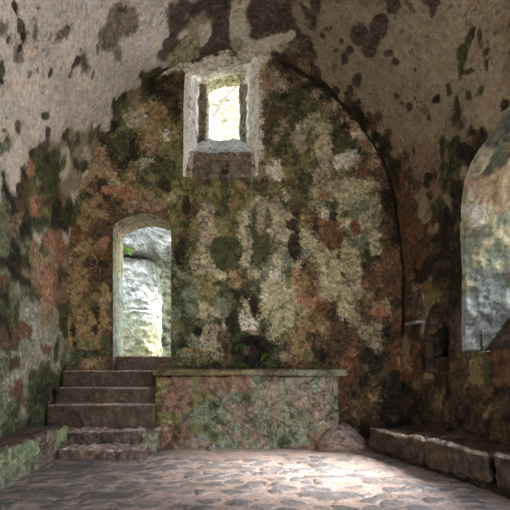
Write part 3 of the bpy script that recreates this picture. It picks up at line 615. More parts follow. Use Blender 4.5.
# smooth densify (Catmull-Rom)
def dens(P,n=12):
    P=np.vstack([2*P[0]-P[1],P,2*P[-1]-P[-2]]);out=[]
    for i in range(1,len(P)-2):
        a,b,c,d=P[i-1:i+3]
        for k in range(n):
            t=k/n;out.append(.5*((2*b)+(c-a)*t+(2*a-5*b+4*c-d)*t*t+(-a+3*b-3*c+d)*t**3))
    out.append(P[-2]);return np.array(out)
PD=dens(PF);PL=np.concatenate([[0],np.cumsum(np.hypot(*np.diff(PD,axis=0).T))])
PERI=PL[-1]

# ------------------------------------------------------------------ the shell: side walls and barrel vault
def shell(u, y):
    x = np.interp(u, PL, PD[:, 0]); z = np.interp(u, PL, PD[:, 1])
    x = np.where(x > 0, x*(1+(6.14-y)*.0304), x)
    return np.stack([x, y+0*x, z], -1)
def u_right(z):
    i = len(PD)//2+20
    return np.interp(-np.asarray(z, float), -PD[i:, 1], PL[i:])
i_l = int(np.argmin(np.abs(PD[:len(PD)//2, 1]-2.6))); U_L = PL[i_l]; U_R = float(u_right(2.6))

SIDE_WIN = [(4.73,1.19),(4.74,1.78),(4.73,2.44),(4.66,2.8),(4.57,3.01),(4.42,3.14),(4.25,3.22),(4.04,3.27),(3.85,3.36),(3.5,3.4),(3.25,3.3),(3.08,3.0),(3.05,2.2),(3.05,1.24)]
sw = rough_poly(SIDE_WIN, .018, 5)                     # (Y, Z)
sw_uy = [(float(u_right(z)), y) for y, z in sw]
ADDED_OPENING = [(2.0,-.1),(2.0,2.0),(1.8,2.4),(1.0,2.56),(-.2,2.4),(-.6,2.0),(-.6,-.1)]      # unseen opening beside the camera, added to let in daylight
dw = rough_poly(ADDED_OPENING, .01, 8)
dw_uy = [(min(float(u_right(z)), PERI+.05), y) for y, z in dw]
NICHE = [(5.45,.84),(5.45,1.42),(5.38,1.58),(5.2,1.73),(5.04,1.56),(4.98,1.42),(4.98,.84)]
HOLE = [(5.41,.9),(5.41,1.36),(5.33,1.45),(5.2,1.49),(5.08,1.45),(5.02,1.36),(5.02,.9)]
LEDGE = [(5.92,1.64),(5.9,2.0),(5.7,2.12),(5.5,2.02),(5.46,1.64)]
POCKET = [(5.9,2.2),(5.88,2.36),(5.7,2.4),(5.66,2.22)]
HOLE_TOP = rough_poly([(5.42,1.16),(5.42,1.38),(5.34,1.46),(5.2,1.50),(5.06,1.46),(4.99,1.38),(4.99,1.16)], .006, 12)
ht_uy = [(float(u_right(z)), y) for y, z in HOLE_TOP]
def edge_depth(a, b, poly, depth, w):
    ins = inpoly(a, b, poly); _, _, d = snap(a, b, poly)
    return np.where(ins, depth*sstep(0, w, d), 0)
def build_shell(name, u0, u1, du, holes=True):
    us = np.linspace(u0, u1, int(np.ceil((u1-u0)/du))+1)
    ys = [6.2]; st = .013
    while ys[-1] > -1.6:
        if ys[-1] < 3.3: st = min(st*1.12, .2)
        ys.append(ys[-1]-st)
    ys = np.array(ys); Uu, Yy = np.meshgrid(us, ys, indexing='ij'); U = Uu.ravel(); Y = Yy.ravel()
    F, U, Y, dist = cut(len(us), len(ys), U, Y, ([sw_uy] + ([dw_uy, ht_uy] if u0 > 8 else [])) if u1 > 8 else [])
    P = shell(U, Y); e = .004
    T = shell(U+e, Y)-shell(U-e, Y); Nn = np.cross(T, np.array([0., -1., 0])); Nn /= np.linalg.norm(Nn, axis=1)[:, None]+1e-9
    cen = np.array([0., 0, 2.0]); s = np.sign(((cen-P)*Nn*[1, 0, 1]).sum(1)); Nn *= s[:, None]
    warp = np.stack([fbm(P, 3.5, 3, 201), fbm(P, 3.5, 3, 251)], 1)*.12 + np.stack([fbm(P, 16, 4, 271, .8), fbm(P, 16, 4, 281, .8)], 1)*.12
    uw = U+warp[:, 0]; yw = Y+warp[:, 1]
    W = mapweights(SHELLMAP, uw/.12+.5, (yw-3.0)/.12+.5)
    w2 = warp*.5
    W = stains(W, U+w2[:, 0], Y+w2[:, 1], SHELLSTAINS)
    if u1 > 8:
        inn = (np.hypot((Y-5.22)/.31, (P[:, 2]-1.3)/.52) < 1) & (P[:, 0] > 1.5); W[inn] = const(1, {'b': .7, 'k': .6})[0]  # niche painted dark to stand for the shade inside it
        inn = (np.hypot((Y-5.2)/.26, (P[:, 2]-1.36)/.17) < 1) & (P[:, 0] > 1.5); W[inn] = const(1, {'k': 1.2})[0]  # near black for the deep shade of its hole
    cre = sstep(6.0, 6.07, Y)*(P[:, 0] > .9)*(P[:, 2] > 1.5); W *= (1-.8*cre)[:, None]; W[:, KI['k']] += .8*cre  # shadowed gap along the right arch painted in
    W = crumble(W, ((P[:, 0] < -1.2) & (P[:, 2] < 4.)).astype(float))
    col, rel = paint(P, W, 3, na=.72, nf=9., beta=9., speck=1-.75*np.clip(W[:, [KI['p'], KI['q'], KI['t'], KI['w']]].sum(1), 0, 1))
    #
    plast = W[:, [KI['p'], KI['q'], KI['t'], KI['w']]].sum(1)
    d = .6*rel + (.05*fbm(P, 1.3, 2, 61) + .03*fbm(P, 5., 3, 62)*(1.35-plast) + .016*fbm(P, 18., 3, 63)*(1.5-plast))
    if u1 > 8:
        z = P[:, 2]; right = P[:, 0] > 1.5
        dn = edge_depth(Y, z, NICHE, .10, .03)+edge_depth(Y, z, HOLE, .45, .05)*0+edge_depth(Y, z, HOLE, .05, .05)*(z < 1.2)+edge_depth(Y, z, LEDGE, .09, .04)+edge_depth(Y, z, POCKET, .12, .06)
        d = d-np.where(right, dn, 0)
    d = d-.035*sstep(5.98, 6.06, Y)*sstep(.9, 1.6, P[:, 0])*sstep(.9, 2.2, P[:, 2])
    if u1 > 8:
        inn = inpoly(Y, P[:, 2], NICHE) & (P[:, 0] > 1.5); dist = np.where(inn, 9, dist); d = np.where(inn, -.085, d)
    d = d*sstep(0, .07, dist)
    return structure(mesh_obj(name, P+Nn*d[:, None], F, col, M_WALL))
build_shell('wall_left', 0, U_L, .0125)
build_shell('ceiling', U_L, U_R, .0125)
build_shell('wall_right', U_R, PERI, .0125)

# side window: deep reveal with a rising sill
def reveal(name, outline, place, steps, colour, amp=.012, seed=0, mat=None):
    """outline (closed, N x 2) swept through steps t; place(o, t) -> N x 3"""
    O = resample(outline, .016); n = len(O); ts = np.array(steps); V = []; A = []
    for t in ts: V.append(place(O, t)); A.append(np.column_stack([O, np.full(n, t)]))
    V = np.vstack(V); A = np.vstack(A); F = quads(len(ts), n)
    G = V.reshape(len(ts), n, 3); Tu = np.gradient(G, axis=1); Tv = np.gradient(G, axis=0)
    N = np.cross(Tu, Tv).reshape(-1, 3); N /= np.linalg.norm(N, axis=1)[:, None]+1e-9
    ctr = G.mean(1).repeat(n, 0); N *= np.sign(((ctr-V)*N).sum(1))[:, None]
    col, rel = colour(V, A, N)
    w = sstep(0, .05, A[:, 2]-ts[0])
    V = V+N*((amp*2*fbm(V, 9., 4, seed, .62)+rel)*w)[:, None]
    V = V.reshape(len(ts), n, 3); V[:, -1] = V[:, 0]; V = V.reshape(-1, 3)
    return structure(mesh_obj(name, V, F, col, mat or M_STONE))
JAMB = ["mgmgg","mgkmg","kmgmc","mkgcc","kmccc","qmmcg","qkcco","cccco","lcoco","wwlcg","lwlgg","lggll","gglgl","glggg","glglg","ghhgs","lghhg","ghhhh","hhhgh","hhhhh","hhhhh","hhhhh","hhhhh","hhhhh","hhhhh"]
def side_place(O, t):
    x = 2.5*(1+(6.14-O[:, 0])*.0304); s0 = shell(u_right(O[:, 1]), O[:, 0])[:, 0]
    z = O[:, 1]+t*.18*sstep(2.4, 3.4, O[:, 1]); y = O[:, 0]-.12*t*np.sign(O[:, 0]-3.9)
    z = np.maximum(z, 1.19+np.clip(t-.22, 0, 2)*1.37)
    return np.column_stack([s0+t, y, z])
def side_col(V, A, N):
    wz = .1*fbm(V, 3, 3, 71)
    W = mapweights(JAMB, (V[:, 0]-2.58+wz*.6)/.11+.3*0, (3.86-.08-V[:, 2]+wz)/.11)
    low = ((A[:, 1] < 1.3) & (A[:, 0] < 4.62)) | (V[:, 2] < 1.2+np.clip(A[:, 2]-.22, 0, 2)*1.37+.01)
    W[low] = const(1, {'b': .8, 'r': .3, 'k': .2})[0]
    col, rel = paint(V, W, 23, nf=9, na=.6, fine=.4, gr=.7, speck=.6)
    rel = rel + .03*(ridge(V, 7., 4, 77)-.6)*(~low)
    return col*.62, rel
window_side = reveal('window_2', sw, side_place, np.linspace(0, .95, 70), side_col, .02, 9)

def niche_place(O, t): return np.column_stack([shell(u_right(O[:, 1]), O[:, 0])[:, 0]+.07+t, O[:, 0], O[:, 1]])
reveal('trim_1', HOLE_TOP, niche_place, np.linspace(0, .5, 34), lambda V, A, N: paint(V, const(len(V), {'k': 1., 'b': .4}), 25), .008, 11)  # hole lining coloured near black to deepen its shade
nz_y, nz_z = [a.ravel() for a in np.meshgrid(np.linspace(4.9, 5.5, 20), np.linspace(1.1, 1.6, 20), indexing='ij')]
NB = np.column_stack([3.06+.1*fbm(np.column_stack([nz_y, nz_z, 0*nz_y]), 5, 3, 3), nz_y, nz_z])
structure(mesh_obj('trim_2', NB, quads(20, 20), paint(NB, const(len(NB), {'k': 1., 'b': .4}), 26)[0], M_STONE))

# ------------------------------------------------------------------ back wall with its window and doorway
BACK_WIN = [(-.60,3.76),(-.595,4.4),(-.585,5.0),(-.57,5.22),(-.40,5.28),(-.2,5.31),(.1,5.36),(.3,5.44),(.46,5.46),(.49,5.3),(.485,4.6),(.475,3.76),(.2,3.74),(-.3,3.72)]
DOOR = [(-1.60,.6),(-1.60,2.0),(-1.60,3.0),(-1.57,3.08),(-1.5,3.13),(-1.36,3.19),(-1.14,3.236),(-.93,3.19),(-.80,3.12),(-.77,3.06),(-.77,2.0),(-.77,.6)]
bwp = rough_poly(BACK_WIN, .012, 15); dop = rough_poly(DOOR, .006, 25)
def build_back():
    xs = np.arange(-2.36, 2.66, .0098); zs = np.arange(-.05, 5.66, .0098)
    X, Z = [a.ravel() for a in np.meshgrid(xs, zs, indexing='ij')]
    F, X, Z, dist = cut(len(xs), len(zs), X, Z, [bwp.tolist(), dop.tolist()])
    P = np.column_stack([X, 0*X+6.14, Z])
    wx = fbm(P, 3.2, 3, 101)*.12+fbm(P, 15, 4, 103, .8)*.14; wz = fbm(P, 3.2, 3, 102)*.12+fbm(P, 15, 4, 104, .8)*.14; ja = fbm(P, 34, 3, 105, .9)*.22; jb = fbm(P, 34, 3, 106, .9)*.22
    W = mapweights(WALLMAP, (X+2.5+wx+ja)*7, (5.707-Z+wz+jb)*7)
    W = stains(W, X+.5*wx+.3*ja, Z+.5*wz+.3*jb, WALL_STAINS_SHADE, .4)
    W = crumble(W)
    col, rel = paint(P, W, 5, nf=13., na=1.1, beta=14., blend=.16, fine=.46); col = np.clip(col*1.22, 0, .9)
    d = .6*rel+.05*fbm(P, 1.5, 2, 111)+.03*fbm(P, 6., 3, 112)+.014*fbm(P, 20., 4, 113, .7)
    hx, hz = (X-.34)/.30, (Z-1.24)/.26
    d = d-.16*(1-sstep(.4, 1.1, np.sqrt(hx*hx+hz*hz)))
    d = d*sstep(0, .05, dist); P[:, 1] -= d
    F = F[:, ::-1]
    return structure(mesh_obj('wall_back', P, F, col, M_WALL))
build_back()

def win_place(O, t):
    # splay to the small outer light, then unseen sides flared outward to let in more sky
    k = min(t/.55, 1.); k2 = k**.9
    x = O[:, 0]; z = O[:, 1]
    fx = (x+.6)/1.09; xo = -.265+fx*.5
    zt = z+(5.56-5.34)*k*sstep(4.6, 5.3, z)
    zf = float(np.interp(t, [0, .03, .075, .55, .8], [3.7, 3.74, 4.12, 4.56, 4.6]))
    xx = x+(xo-x)*k2; zz = np.maximum(np.where(z > 5.25, np.minimum(zt, 5.57+0*z), zt), zf)
    groove = .06*np.exp(-((k-.72)/.14)**2)
    fl = max(0, t-.57)*1.6
    xx = np.where(fx < .1, xx-fl, np.where(fx > .9, xx+fl, xx)); 
    xx = np.where(fx < .1, xx-groove, xx); xx = np.where(fx > .9, xx+groove*.5, xx)
    return np.column_stack([xx, 6.14+t+0*x, zz])
def win_col(V, A, N):
    x, z, t = A.T; n = len(V); k = np.clip(t/.55, 0, 1)
    W = const(n, {'v': .6, 'w': 1.1, 'h': .2})
    left = x < -.5; right = x > .4; bot = V[:, 2] <= np.interp(t, [0, .03, .075, .55, .8], [3.7, 3.74, 4.12, 4.56, 4.6])+.012
    W[left & (k > .5) & (k < .9)] = const(1, {'b': .6, 'n': .5, 's': .6})[0]
    W[right] = const(1, {'w': .7, 'l': .6, 's': .4, 'n': .35})[0]
    W[right & (k > .6)] = const(1, {'s': .8, 'g': .6, 'm': .4})[0]
    W[bot] = const(1, {'b': .5, 's': .8, 'd': .4, 'q': .5, 'g': .35, 'k': .25})[0]
    W[bot & (V[:, 2] > 4.14)] = const(1, {'v': .9, 'g': .4})[0]
    top = z > 5.2
    W[top] = const(1, {'w': .8, 'q': .4, 'n': .2})[0]
    W[top & (t > .5)] = const(1, {'l': .7, 'n': .6})[0]
    hole = np.hypot((V[:, 0]-.0)/.055, (V[:, 2]-3.84)/.045) < 1
    W[bot & hole] = const(1, {'k': 1.})[0]
    col, rel = paint(V, W, 43, nf=14, na=.8, fine=.5)
    side = (left | right) & (k < .62); col[side] = np.clip(col[side]*2.3, 0, .9)  # reveal sides brightened: window light put into their colour
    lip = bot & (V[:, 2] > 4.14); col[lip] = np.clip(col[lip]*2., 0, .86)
    rel = rel+.06*(ridge(V, 7., 4, 47)-.6); rel[bot & hole] -= .02
    return col, rel
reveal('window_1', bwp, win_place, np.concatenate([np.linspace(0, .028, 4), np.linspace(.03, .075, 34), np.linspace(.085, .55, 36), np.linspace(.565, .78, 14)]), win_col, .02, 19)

def door_place(O, t): return np.column_stack([O[:, 0], 6.14+t+0*O[:, 0], O[:, 1]])
def door_col(V, A, N):
    n = len(V); W = const(n, {'g': .7, 'v': .5, 'l': .3})
    W[A[:, 1] > 2.4] = const(1, {'n': .6, 'l': .5, 's': .4})[0]
    W[A[:, 1] > 2.95] = const(1, {'s': .8, 'd': .35, 'q': .5})[0]
    return paint(V, W, 53, nf=9, na=.5)
reveal('door_1', dop, door_place, np.linspace(0, .58, 36), door_col, .006, 29)

# ------------------------------------------------------------------ floor of sunk cobbles and slabs in trodden earth
def floor_fields(X, Y):
    n = len(X); P = np.column_stack([X, Y, 0*X])
    wx = X+.05*2*fbm(P, 6, 2, 301); wy = Y+.035*2*fbm(P, 7, 2, 302)
    f1, ed, rid = vor(np.column_stack([wx, wy]), (.20, .13), 7)
    far = sstep(5.2, 4.7, Y)
    show = (rid < .62*far+.04).astype(float)
    stone = sstep(.04, .16, ed)*show*sstep(.62, .45, f1)
    for (x0, y0, rx, ry) in [(-.72,4.36,.4,.055),(.02,4.38,.3,.07),(.98,4.36,.36,.05),(.52,4.36,.14,.04),(-1.55,4.5,.28,.1),(-.35,4.62,.2,.05),(.9,3.5,.3,.07),(-.2,3.75,.2,.06),(.95,4.05,.2,.06),(-1.0,3.45,.3,.1),(1.5,4.3,.2,.07),(-1.5,3.5,.3,.12)]:
        q = np.abs((wx-x0)/rx)**3+np.abs((wy-y0)/ry)**3; m = sstep(1.25, .85, q)
        stone = np.maximum(stone*(1-sstep(2.2, 1.2, q)), m); rid = np.where(m > .3, .3, rid)
    h = .017*stone*(.5+.7*rid)+.022*fbm(P, 2.2, 2, 311)+.005*fbm(P, 14, 3, 312)
    h = h + .05*sstep(5.2, 5.5, Y)*sstep(1.2, .8, np.abs(X-.3))*0
    W = const(n, {'a': 1.15, 'u': .4, 's': .15})
    Ws = const(n, {'e': .9, 's': .55, 'a': .35})
    k = (stone > .55)[:, None]*1.; dust = sstep(-.05, .12, fbm(P, 9, 3, 321))[:, None]
    W = W*(1-k*(1-.35*dust))+Ws*k*(1-.35*dust)
    col, rel = paint(P, W.astype(np.float32), 63, nf=12, na=.35, fine=.22, speck=.35)
    crack = show*sstep(.07, .0, ed)*sstep(.0, .15, fbm(P, 4, 2, 322))
    rim = sstep(.02, .3, stone)*sstep(.9, .45, stone); col = col*(1-.45*np.maximum(crack, .8*rim))[:, None]
    h = h-.008*crack
    return h, col*.88
def build_floor():
    xs = np.concatenate([np.arange(-2.5, 3.0, .0115)]); ys = [6.2]; st = .0115
    while ys[-1] > -1.6:
        if ys[-1] < 2.9: st = min(st*1.12, .2)
        ys.append(ys[-1]-st)
    ys = np.array(ys); X, Y = [a.ravel() for a in np.meshgrid(xs, ys, indexing='ij')]
    h, col = floor_fields(X, Y)
    return structure(mesh_obj('floor', np.column_stack([X, Y, h]), quads(len(xs), len(ys))[:, ::-1], col, M_FLOOR))
build_floor()

# rear wall behind the camera with an unseen opening added to let in daylight
REAR = [(-.1,-.1),(-.1,2.3),(.3,2.8),(.8,3.0),(1.3,2.8),(1.7,2.3),(1.7,-.1)]
def build_rear():
    xs = np.arange(-2.5, 3.3, .1); zs = np.arange(-.1, 5.8, .1)
    X, Z = [a.ravel() for a in np.meshgrid(xs, zs, indexing='ij')]
    F, X, Z, dist = cut(len(xs), len(zs), X, Z, [REAR])
    P = np.column_stack([X, 0*X-1.5, Z]); col, rel = paint(P, const(len(P), {'q': .8, 'p': .6, 'm': .4, 'b': .3}), 15)
    structure(mesh_obj('wall_rear', P, F, col, M_WALL))
build_rear()

# ------------------------------------------------------------------ stone altar against the back wall
ALTAR = ["nuuunuuuuugssgssgss","nnuunuuuuugssgssgss","nuuunngsgmgssgssssg","nuuungmgsssgsgssssg","nnnsggggssggsgggssg","uubunmgsgsgsgggsgls","uubusgmgsgusgmggusu","ubussssggsgsgmsuuuu"]
altar = root('stone_altar', (.3, 5.8, 0), 'long stone altar with thin top slab and green and reddish stains, against the back wall', 'altar')
def altar_col(P, N):
    w = fbm(P, 4, 3, 401)*.14
    W = mapweights(ALTAR, (P[:, 0]+.96+w)*7.8, (.965-P[:, 2]+w)*7.8)
    col, rel = paint(P, W, 73, nf=11, na=.8, fine=.5)
    q = np.column_stack([P[:, 0]+P[:, 1]+.06*fbm(P, 4, 2, 411), P[:, 2]+.05*fbm(P, 4, 2, 412)])
    f1, ed, rid = vor(q, (.30, .17), 5)
    rt = sstep(-.2, .9, P[:, 0])
    rel = rel+.02*sstep(.0, .2, ed)*(.2+rid)*(.35+.65*rt)+.035*fbm(P, 8, 4, 415, .7)+.02*(ridge(P, 6, 3, 417)-.6)
    return 1.25*col*(.9+.2*rid*rt)[:, None], rel
def foot(P, P0, N):
    P = P.copy(); b = sstep(.3, .0, P0[:, 2]); P[:, 1] -= .05*b*(P0[:, 1] < 5.8); P[:, 0] -= .0*b
    return P
rock_box('masonry_body', (-.9, 5.55, -.04), (1.45, 6.2, .915), altar_col, M_STONE, altar, .014, .03, .016, 21, extra=foot)
def slab_col(P, N):
    W = const(len(P), {'n': .6, 'g': .6, 's': .6, 'u': .25, 'l': .3})
    W[P[:, 0] < .25] = const(1, {'n': .8, 'u': .6, 'r': .2, 'b': .3, 'm': .2})[0]
    W[P[:, 0] > .9] = const(1, {'g': .7, 'v': .35, 's': .5})[0]
    return paint(P, W, 83, nf=9, na=.6)
rock_box('altar_slab', (-.93, 5.49, .93), (.915, 6.18, 1.005), slab_col, M_STONE, altar, .014, .018, .005, 22, coarse=.006)
rock_box('altar_slab', (.925, 5.485, .925), (1.56, 6.18, 1.0), slab_col, M_STONE, altar, .014, .018, .005, 23, coarse=.006)

lump = root('fallen_rubble', (1.52, 5.55, 0), 'low pinkish heap of earth and rubble at the right foot of the stone altar', 'rubble')
def slump(P, P0, N):
    P = P.copy(); r = np.hypot((P0[:, 0]-1.48)/.27, (P0[:, 1]-5.74)/.40); P[:, 2] = P[:, 2]*np.clip(1.35-.85*r, .15, .62)
    return P
rock_box('rubble_mound', (1.16, 5.30, -.12), (1.76, 6.05, .38), mixcol({'a': .8, 'u': .75, 's': .35}, 91, nf=10), M_STONE, lump, .013, .12, .035, 31, extra=slump, coarse=.05)
rock_box('stone', (1.36, 5.5, .06), (1.64, 5.76, .27), mixcol({'a': .7, 'u': .7, 's': .5}, 92, nf=10), M_STONE, lump, .012, .06, .03, 32)

# ------------------------------------------------------------------ steps up to the doorway
stair = root('stone_staircase', (-1.5, 5.5, 0), 'flight of six worn stone steps climbing to the open arched doorway', 'stairs')
brn = {'b': 1.0, 'r': .35, 'k': .7}
def step_col(spec, top, seed, fr):
    def f(P, N):
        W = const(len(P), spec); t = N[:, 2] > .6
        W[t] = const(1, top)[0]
        col, rel = paint(P, W, seed, nf=9, na=.7, fine=.5); return col*np.where(t, 1.1, .8)[:, None], rel  # treads painted paler and risers darker to imitate the light on them
    return f
topc = {'s': .6, 'a': .9, 'w': .4}
for i, (x0, x1, y0, y1, z1, spec, amp) in enumerate([
    (-1.86, -.90, 4.77, 5.16, .125, {'u': .6, 'd': .7, 'a': .5, 's': .4}, .035),
    (-2.22, -.80, 5.13, 5.45, .27, {'u': .5, 'd': .7, 'a': .35, 's': .4}, .035),
    (-2.24, -.87, 5.38, 5.7, .565, brn, .008),
    (-2.24, -.91, 5.64, 5.94, .765, brn, .008),
    (-2.24, -.91, 5.88, 6.2, .985, brn, .008),
    (-1.555, -.765, 6.10, 6.74, 1.195, brn, .008)]):
    zb = -.03 if i < 2 else (.0 if i < 5 else .6)
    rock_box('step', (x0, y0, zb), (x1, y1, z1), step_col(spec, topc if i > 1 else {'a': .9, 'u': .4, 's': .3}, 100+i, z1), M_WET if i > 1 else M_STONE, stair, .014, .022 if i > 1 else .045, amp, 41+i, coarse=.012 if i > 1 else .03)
rock_box('corner_stone', (-1.0, 5.1, 0), (-.8, 5.36, .262), mixcol({'g': .8, 'l': .4, 's': .4, 'a': .3}, 117), M_STONE, stair, .012, .05, .012, 49, coarse=.02)

# ------------------------------------------------------------------ benches along the side walls
lb = root('stone_bench', (-2.1, 4.2, 0), 'low stone bench with light green algae on its face, along the left wall', 'bench')
def lb_face(P, N):
    W = const(len(P), {'f': .75, 'g': .8, 's': .35, 'l': .2}); t = N[:, 2] > .5
    lo = P[:, 2] < .17
    W[lo] = const(1, {'g': .9, 'e': .5, 'f': .25, 'u': .25, 's': .3})[0]
    W[(P[:, 1] > 4.4) & (P[:, 1] < 4.85)] = const(1, {'s': .7, 'd': .4, 'g': .5, 'u': .3})[0]
    W[t] = const(1, {'d': .8, 'u': .45, 's': .5, 'e': .3})[0]
    col, rel = paint(P, W, 131, nf=8, na=.7, fine=.45)
    f1, ed, rid = vor(np.column_stack([P[:, 1]+.08*fbm(P, 4, 2, 421), P[:, 2]+.06*fbm(P, 5, 2, 422)]), (.26, .16), 9)
    side = N[:, 0] > .5
    g = sstep(.0, .12, ed)
    rel = rel+np.where(side, .025*g*(.5+rid), 0)
    return col*1.15*np.where(side, .55+.45*g, 1)[:, None], rel
rock_box('bench_body', (-2.34, 1.2, -.05), (-1.92, 5.2, .335), lb_face, M_STONE, lb, .0145, .04, .012, 51, coarse=.02)

rb = root('stone_bench', (2.2, 4.2, 0), 'long low bench of big brown stone blocks along the right wall below the window', 'bench')
def along(P):
    # local x runs along the bench from the far end, local y into the wall
    d = np.array([.236, -.972]); p = np.array([.972, .236])
    Q = P.copy(); Q[:, :2] = np.array([1.735, 5.26])+np.outer(P[:, 0], d)+np.outer(P[:, 1], p); return Q
brc = {'b': 1., 'r': .75, 'k': .9, 'u': .3}
def blk(spec, seed):
    def f(P, N):
        W = const(len(P), spec)
        W[(N[:, 2] > .35) & (P[:, 1] < .05)] = const(1, {'s': .7, 'a': .6, 'q': .3})[0]  # lit front edge of the seat painted as a pale strip
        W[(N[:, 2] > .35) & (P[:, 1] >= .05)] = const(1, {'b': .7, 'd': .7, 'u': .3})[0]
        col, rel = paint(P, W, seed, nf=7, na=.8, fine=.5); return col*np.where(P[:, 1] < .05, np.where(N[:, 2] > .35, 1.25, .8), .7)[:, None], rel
    return f
for i, (a, b, t) in enumerate([(0, .97, .315), (1.005, 1.77, .32), (1.83, 2.7, .325)]):
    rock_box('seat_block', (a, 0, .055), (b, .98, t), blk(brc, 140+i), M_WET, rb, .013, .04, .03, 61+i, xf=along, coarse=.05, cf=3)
rock_box('base_course', (.03, .07, -.05), (2.68, .98, .12), mixcol({'k': .7, 'b': .7, 'r': .2}, 151), M_STONE, rb, .016, .04, .05, 71, xf=along)

# the little lit shelf in the corner niche of the right wall
sh = root('stone_shelf', (2.5, 5.68, 1.6), 'small pale stone shelf in the right wall, just left of the arched niche', 'shelf')
rock_box('shelf_slab', (2.45, 5.5, 1.605), (2.62, 5.86, 1.63), mixcol({'v': .8, 'g': .5}, 161), M_WET, sh, .008, .008, .003, 81, coarse=.004)
rock_box('pale_plaster_back', (2.53, 5.5, 1.62), (2.7, 5.86, 2.06), mixcol({'q': .5, 's': .6, 'b': .8}, 162), M_WALL, sh, .012, .03, .01, 82, coarse=.02)
# weathered peg on the side window sill
peg = rock_box('wooden_peg', (2.742, 4.60, 1.17), (2.772, 4.63, 1.40), mixcol({'k': .5, 'm': .7, 'n': .4}, 171), M_PEG, None, .006, .012, .004, 85, coarse=.01)
tag(peg, 'thin dark upright peg standing on the sill of the side window', 'peg')
# loose bits on the floor
for i, (x, y, r, lab) in enumerate([(-.19, 5.38, .035, 'small grey pebble on the floor close to the altar foot'), (-2.0+.06, 3.62, .0, ''), (-.97, 5.42, .0, '')]):
    if r: tag(rock_box('pebble', (x-r, y-r*.7, -.005), (x+r, y+r*.7, r*.9), mixcol({'e': .8, 'k': .3}, 181), M_STONE, None, .007, r*.6, .004, 91), lab, 'stone')

# ------------------------------------------------------------------ ferns in the damp hollow above the altar
def fern(name, base, label, seed, n=16, size=.16):
    rnd = random.Random(seed); V = []; F = []
    for k in range(n):
        a = rnd.uniform(-1.9, 1.9); L = size*rnd.uniform(.5, 1.1); up = rnd.uniform(-.2, .9); p = Vector((0, 0, 0))
        d = Vector((math.sin(a), -abs(math.cos(a))*.6-.15, up)).normalized()
        side = d.cross(Vector((0, 1, .3))).normalized(); m = 9
        for j in range(m):
            q = p+d*(L/m); d = (d+Vector((0, -.03, -.13))).normalized(); w = L*.24*math.sin(math.pi*(j+1.2)/(m+2))
            for sg in (-1, 1):
                b = len(V); tip = q+side*sg*w+d*w*.5
                V += [p, q, tip+d*.004, tip-d*.006]; F.append((b, b+1, b+2, b+3))
            b = len(V); V += [p-side*.0015, p+side*.0015, q+side*.0015, q-side*.0015]; F.append((b, b+1, b+2, b+3)); p = q
    V = np.array([list(v) for v in V])+np.array(base)
    return tag(mesh_obj(name, V, F, None, M_LEAF, smooth=False), label, 'fern', 'ferns in the dark hollow above the altar')
fern('small_fern', (.21, 6.2, 1.33), 'small green fern at the upper left rim of the dark damp hollow above the altar', 4, 26, .10)
fern('small_fern', (.60, 6.18, 1.20), 'small green fern at the right rim of the dark damp hollow above the altar', 5, 26, .11)
fern('small_fern', (.27, 6.16, 1.06), 'low green fern at the foot of the dark hollow, just over the altar slab', 6, 18, .09)

# ------------------------------------------------------------------ outside: cliff behind the doorway and the high window
def cliff_col(spec, seed, moss=None):
    def f(P, N):
        W = const(len(P), spec)
        if moss:
            g = sstep(moss[1], moss[0], P[:, 2]+.5*fbm(P, 2, 2, seed+4)); W[:, KI['n']] += 1.*g; W[:, KI['f']] += .8*g; W[:, KI['u']] += .45*sstep(moss[0]+.1, moss[0]-.2, P[:, 2])
        col, rel = paint(P, W, seed, nf=4, na=.7, fine=.35)
        Q = P*np.array([1, 1, 2.8])
        rel = rel+.10*(ridge(Q, 1.7, 4, seed+6)-.6)+.05*fbm(Q, 5, 4, seed+8)
        return col*.72, rel
    return f
pal = {'s': .5, 'h': .9, 'v': .5, 'e': .4}
c1 = rock_box('cliff_rock', (-3.4, 7.9, .4), (-1.36, 9.2, 3.1), cliff_col(pal, 201, (1.6, 2.3)), M_CLIFF, None, .02, .22, .02, 95, coarse=.12, cf=1.6)
tag(c1, 'tall pale cracked rock face with green at its foot, seen through the doorway', 'rock')
def wedge(P, P0, N):
    P = P.copy(); P[:, 2] += .5*np.clip((-1.15-P0[:, 0])/.6, 0, 1)*sstep(3.9, 3.1, P0[:, 2]); return P
def wedge2(P, P0, N):
    P = P.copy(); P[:, 2] -= .95*np.clip((P0[:, 0]+1.95)/.7, 0, 1)*sstep(3.3, 4.2, P0[:, 2]); return P
c2 = rock_box('boulder', (-1.98, 7.85, 3.08), (-.72, 9.0, 4.3), cliff_col(pal, 211), M_CLIFF, None, .02, .12, .02, 96, coarse=.06, cf=1.8, extra=wedge)
tag(c2, 'big pale boulder resting on the rock face at the top right of the doorway view', 'rock')
c3 = rock_box('boulder', (-2.9, 7.85, 3.14), (-1.28, 8.8, 4.2), cliff_col(pal, 221), M_CLIFF, None, .02, .1, .02, 97, coarse=.05, cf=1.8, extra=wedge2)
tag(c3, 'smaller pale boulder wedged at the top left of the doorway view', 'rock')
c4 = rock_box('rock_wall', (-3.6, 9.6, .4), (1.2, 10.4, 5.4), cliff_col({'g': .9, 'h': .5, 'n': .4}, 231), M_CLIFF, None, .04, .2, .02, 98, coarse=.1, cf=1.6)
tag(c4, 'shaded greenish rock wall standing behind the pale rock, at the right side of the doorway view', 'rock')
fern('crack_fern', (-1.84, 7.88, 3.15), 'tiny green fern in the crack between the pale rocks outside the doorway', 8, 14, .2)
bpy.data.objects['crack_fern']['group'] = ''
del bpy.data.objects['crack_fern']['group']
c5 = rock_box('cliff', (-2.2, 13, .8), (2.6, 15, 10.4), cliff_col({'q': .9, 's': .6, 'w': .5}, 241), M_CLIFF, None, .1, .5, .03, 99, coarse=.4, cf=.6)
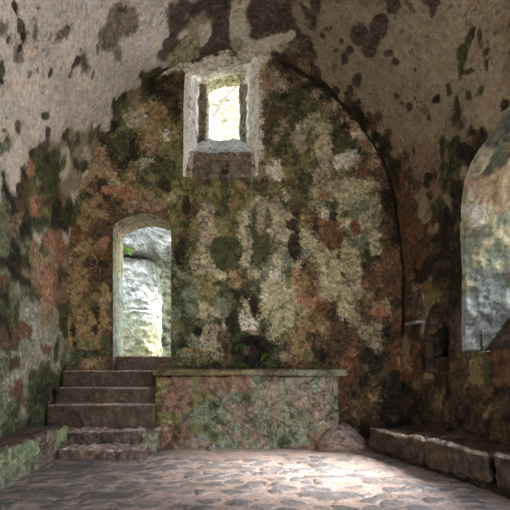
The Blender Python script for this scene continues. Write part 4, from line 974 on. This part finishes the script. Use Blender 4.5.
tag(c5, 'sunlit pale cliff face seen far off through the small high window', 'cliff')
c6 = rock_box('rock_pinnacle', (-1.4, 11.4, .9), (-.15, 12.6, 7.93), cliff_col({'q': .6, 'c': .6, 'w': .5}, 251), M_CLIFF, None, .06, .4, .03, 89, coarse=.15, cf=1.2)
tag(c6, 'brownish rock pinnacle top at the lower left of the view through the small high window', 'rock')
def branchy(name, base, d, seed, label):
    rnd = random.Random(seed); V = []; F = []
    def tube(p, q, r0, r1):
        ax = (q-p).normalized(); s = ax.cross(Vector((0, 1, 0))).normalized(); t = ax.cross(s); b = len(V)
        for c, r in ((p, r0), (q, r1)):
            for k in range(6):
                a = k*math.pi/3; V.append(c+s*math.cos(a)*r+t*math.sin(a)*r)
        for k in range(6): F.append((b+k, b+(k+1) % 6, b+6+(k+1) % 6, b+6+k))
    def grow(p, d, L, r, lv):
        n = 5
        for j in range(n):
            q = p+d*(L/n); r1 = r*(1-.12); tube(p, q, r, r1); p = q; r = r1
            d = (d+Vector([rnd.uniform(-.22, .22) for _ in range(3)])).normalized()
            if lv and j > 0: grow(p, (d+Vector([rnd.uniform(-.9, .9) for _ in range(3)])).normalized(), L*.55, r*.55, lv-1)
    grow(Vector(base), Vector(d).normalized(), 1.5, .045, 2)
    V = np.array([list(v) for v in V])
    tag(mesh_obj(name, V, F, None, M_TWIG), label, 'shrub')
branchy('bare_shrub', (-.35, 11.6, 7.75), (.55, 0, .8), 3, 'leafless shrub with thin branches seen through the small high window')
gx = np.linspace(-8, 8, 60); gy = np.linspace(6.72, 14, 60)
GX, GY = [a.ravel() for a in np.meshgrid(gx, gy, indexing='ij')]; GP = np.column_stack([GX, GY, 0*GX])
GZ = 1.12+.15*fbm(GP, 1.2, 3, 501)-.1; gc, _ = paint(GP, const(len(GP), {'n': .8, 'f': .5, 's': .5, 'v': .4}), 503)
structure(mesh_obj('ground', np.column_stack([GX, GY, GZ]), quads(60, 60)[:, ::-1], gc, M_STONE))

tx = np.linspace(2.62, 9, 60); ty = np.linspace(-2, 6, 60)  # unseen pale ground added to bounce sunlight in from the right
TX, TY = [a.ravel() for a in np.meshgrid(tx, ty, indexing='ij')]; TP = np.column_stack([TX, TY, 0*TX])
tc_, _ = paint(TP, const(len(TP), {'w': .9, 'v': .9, 's': .6}), 513)
structure(mesh_obj('ground', np.column_stack([TX, TY, -.06+.06*fbm(TP, 1.2, 3, 511)]), quads(60, 60)[:, ::-1], tc_, M_STONE))
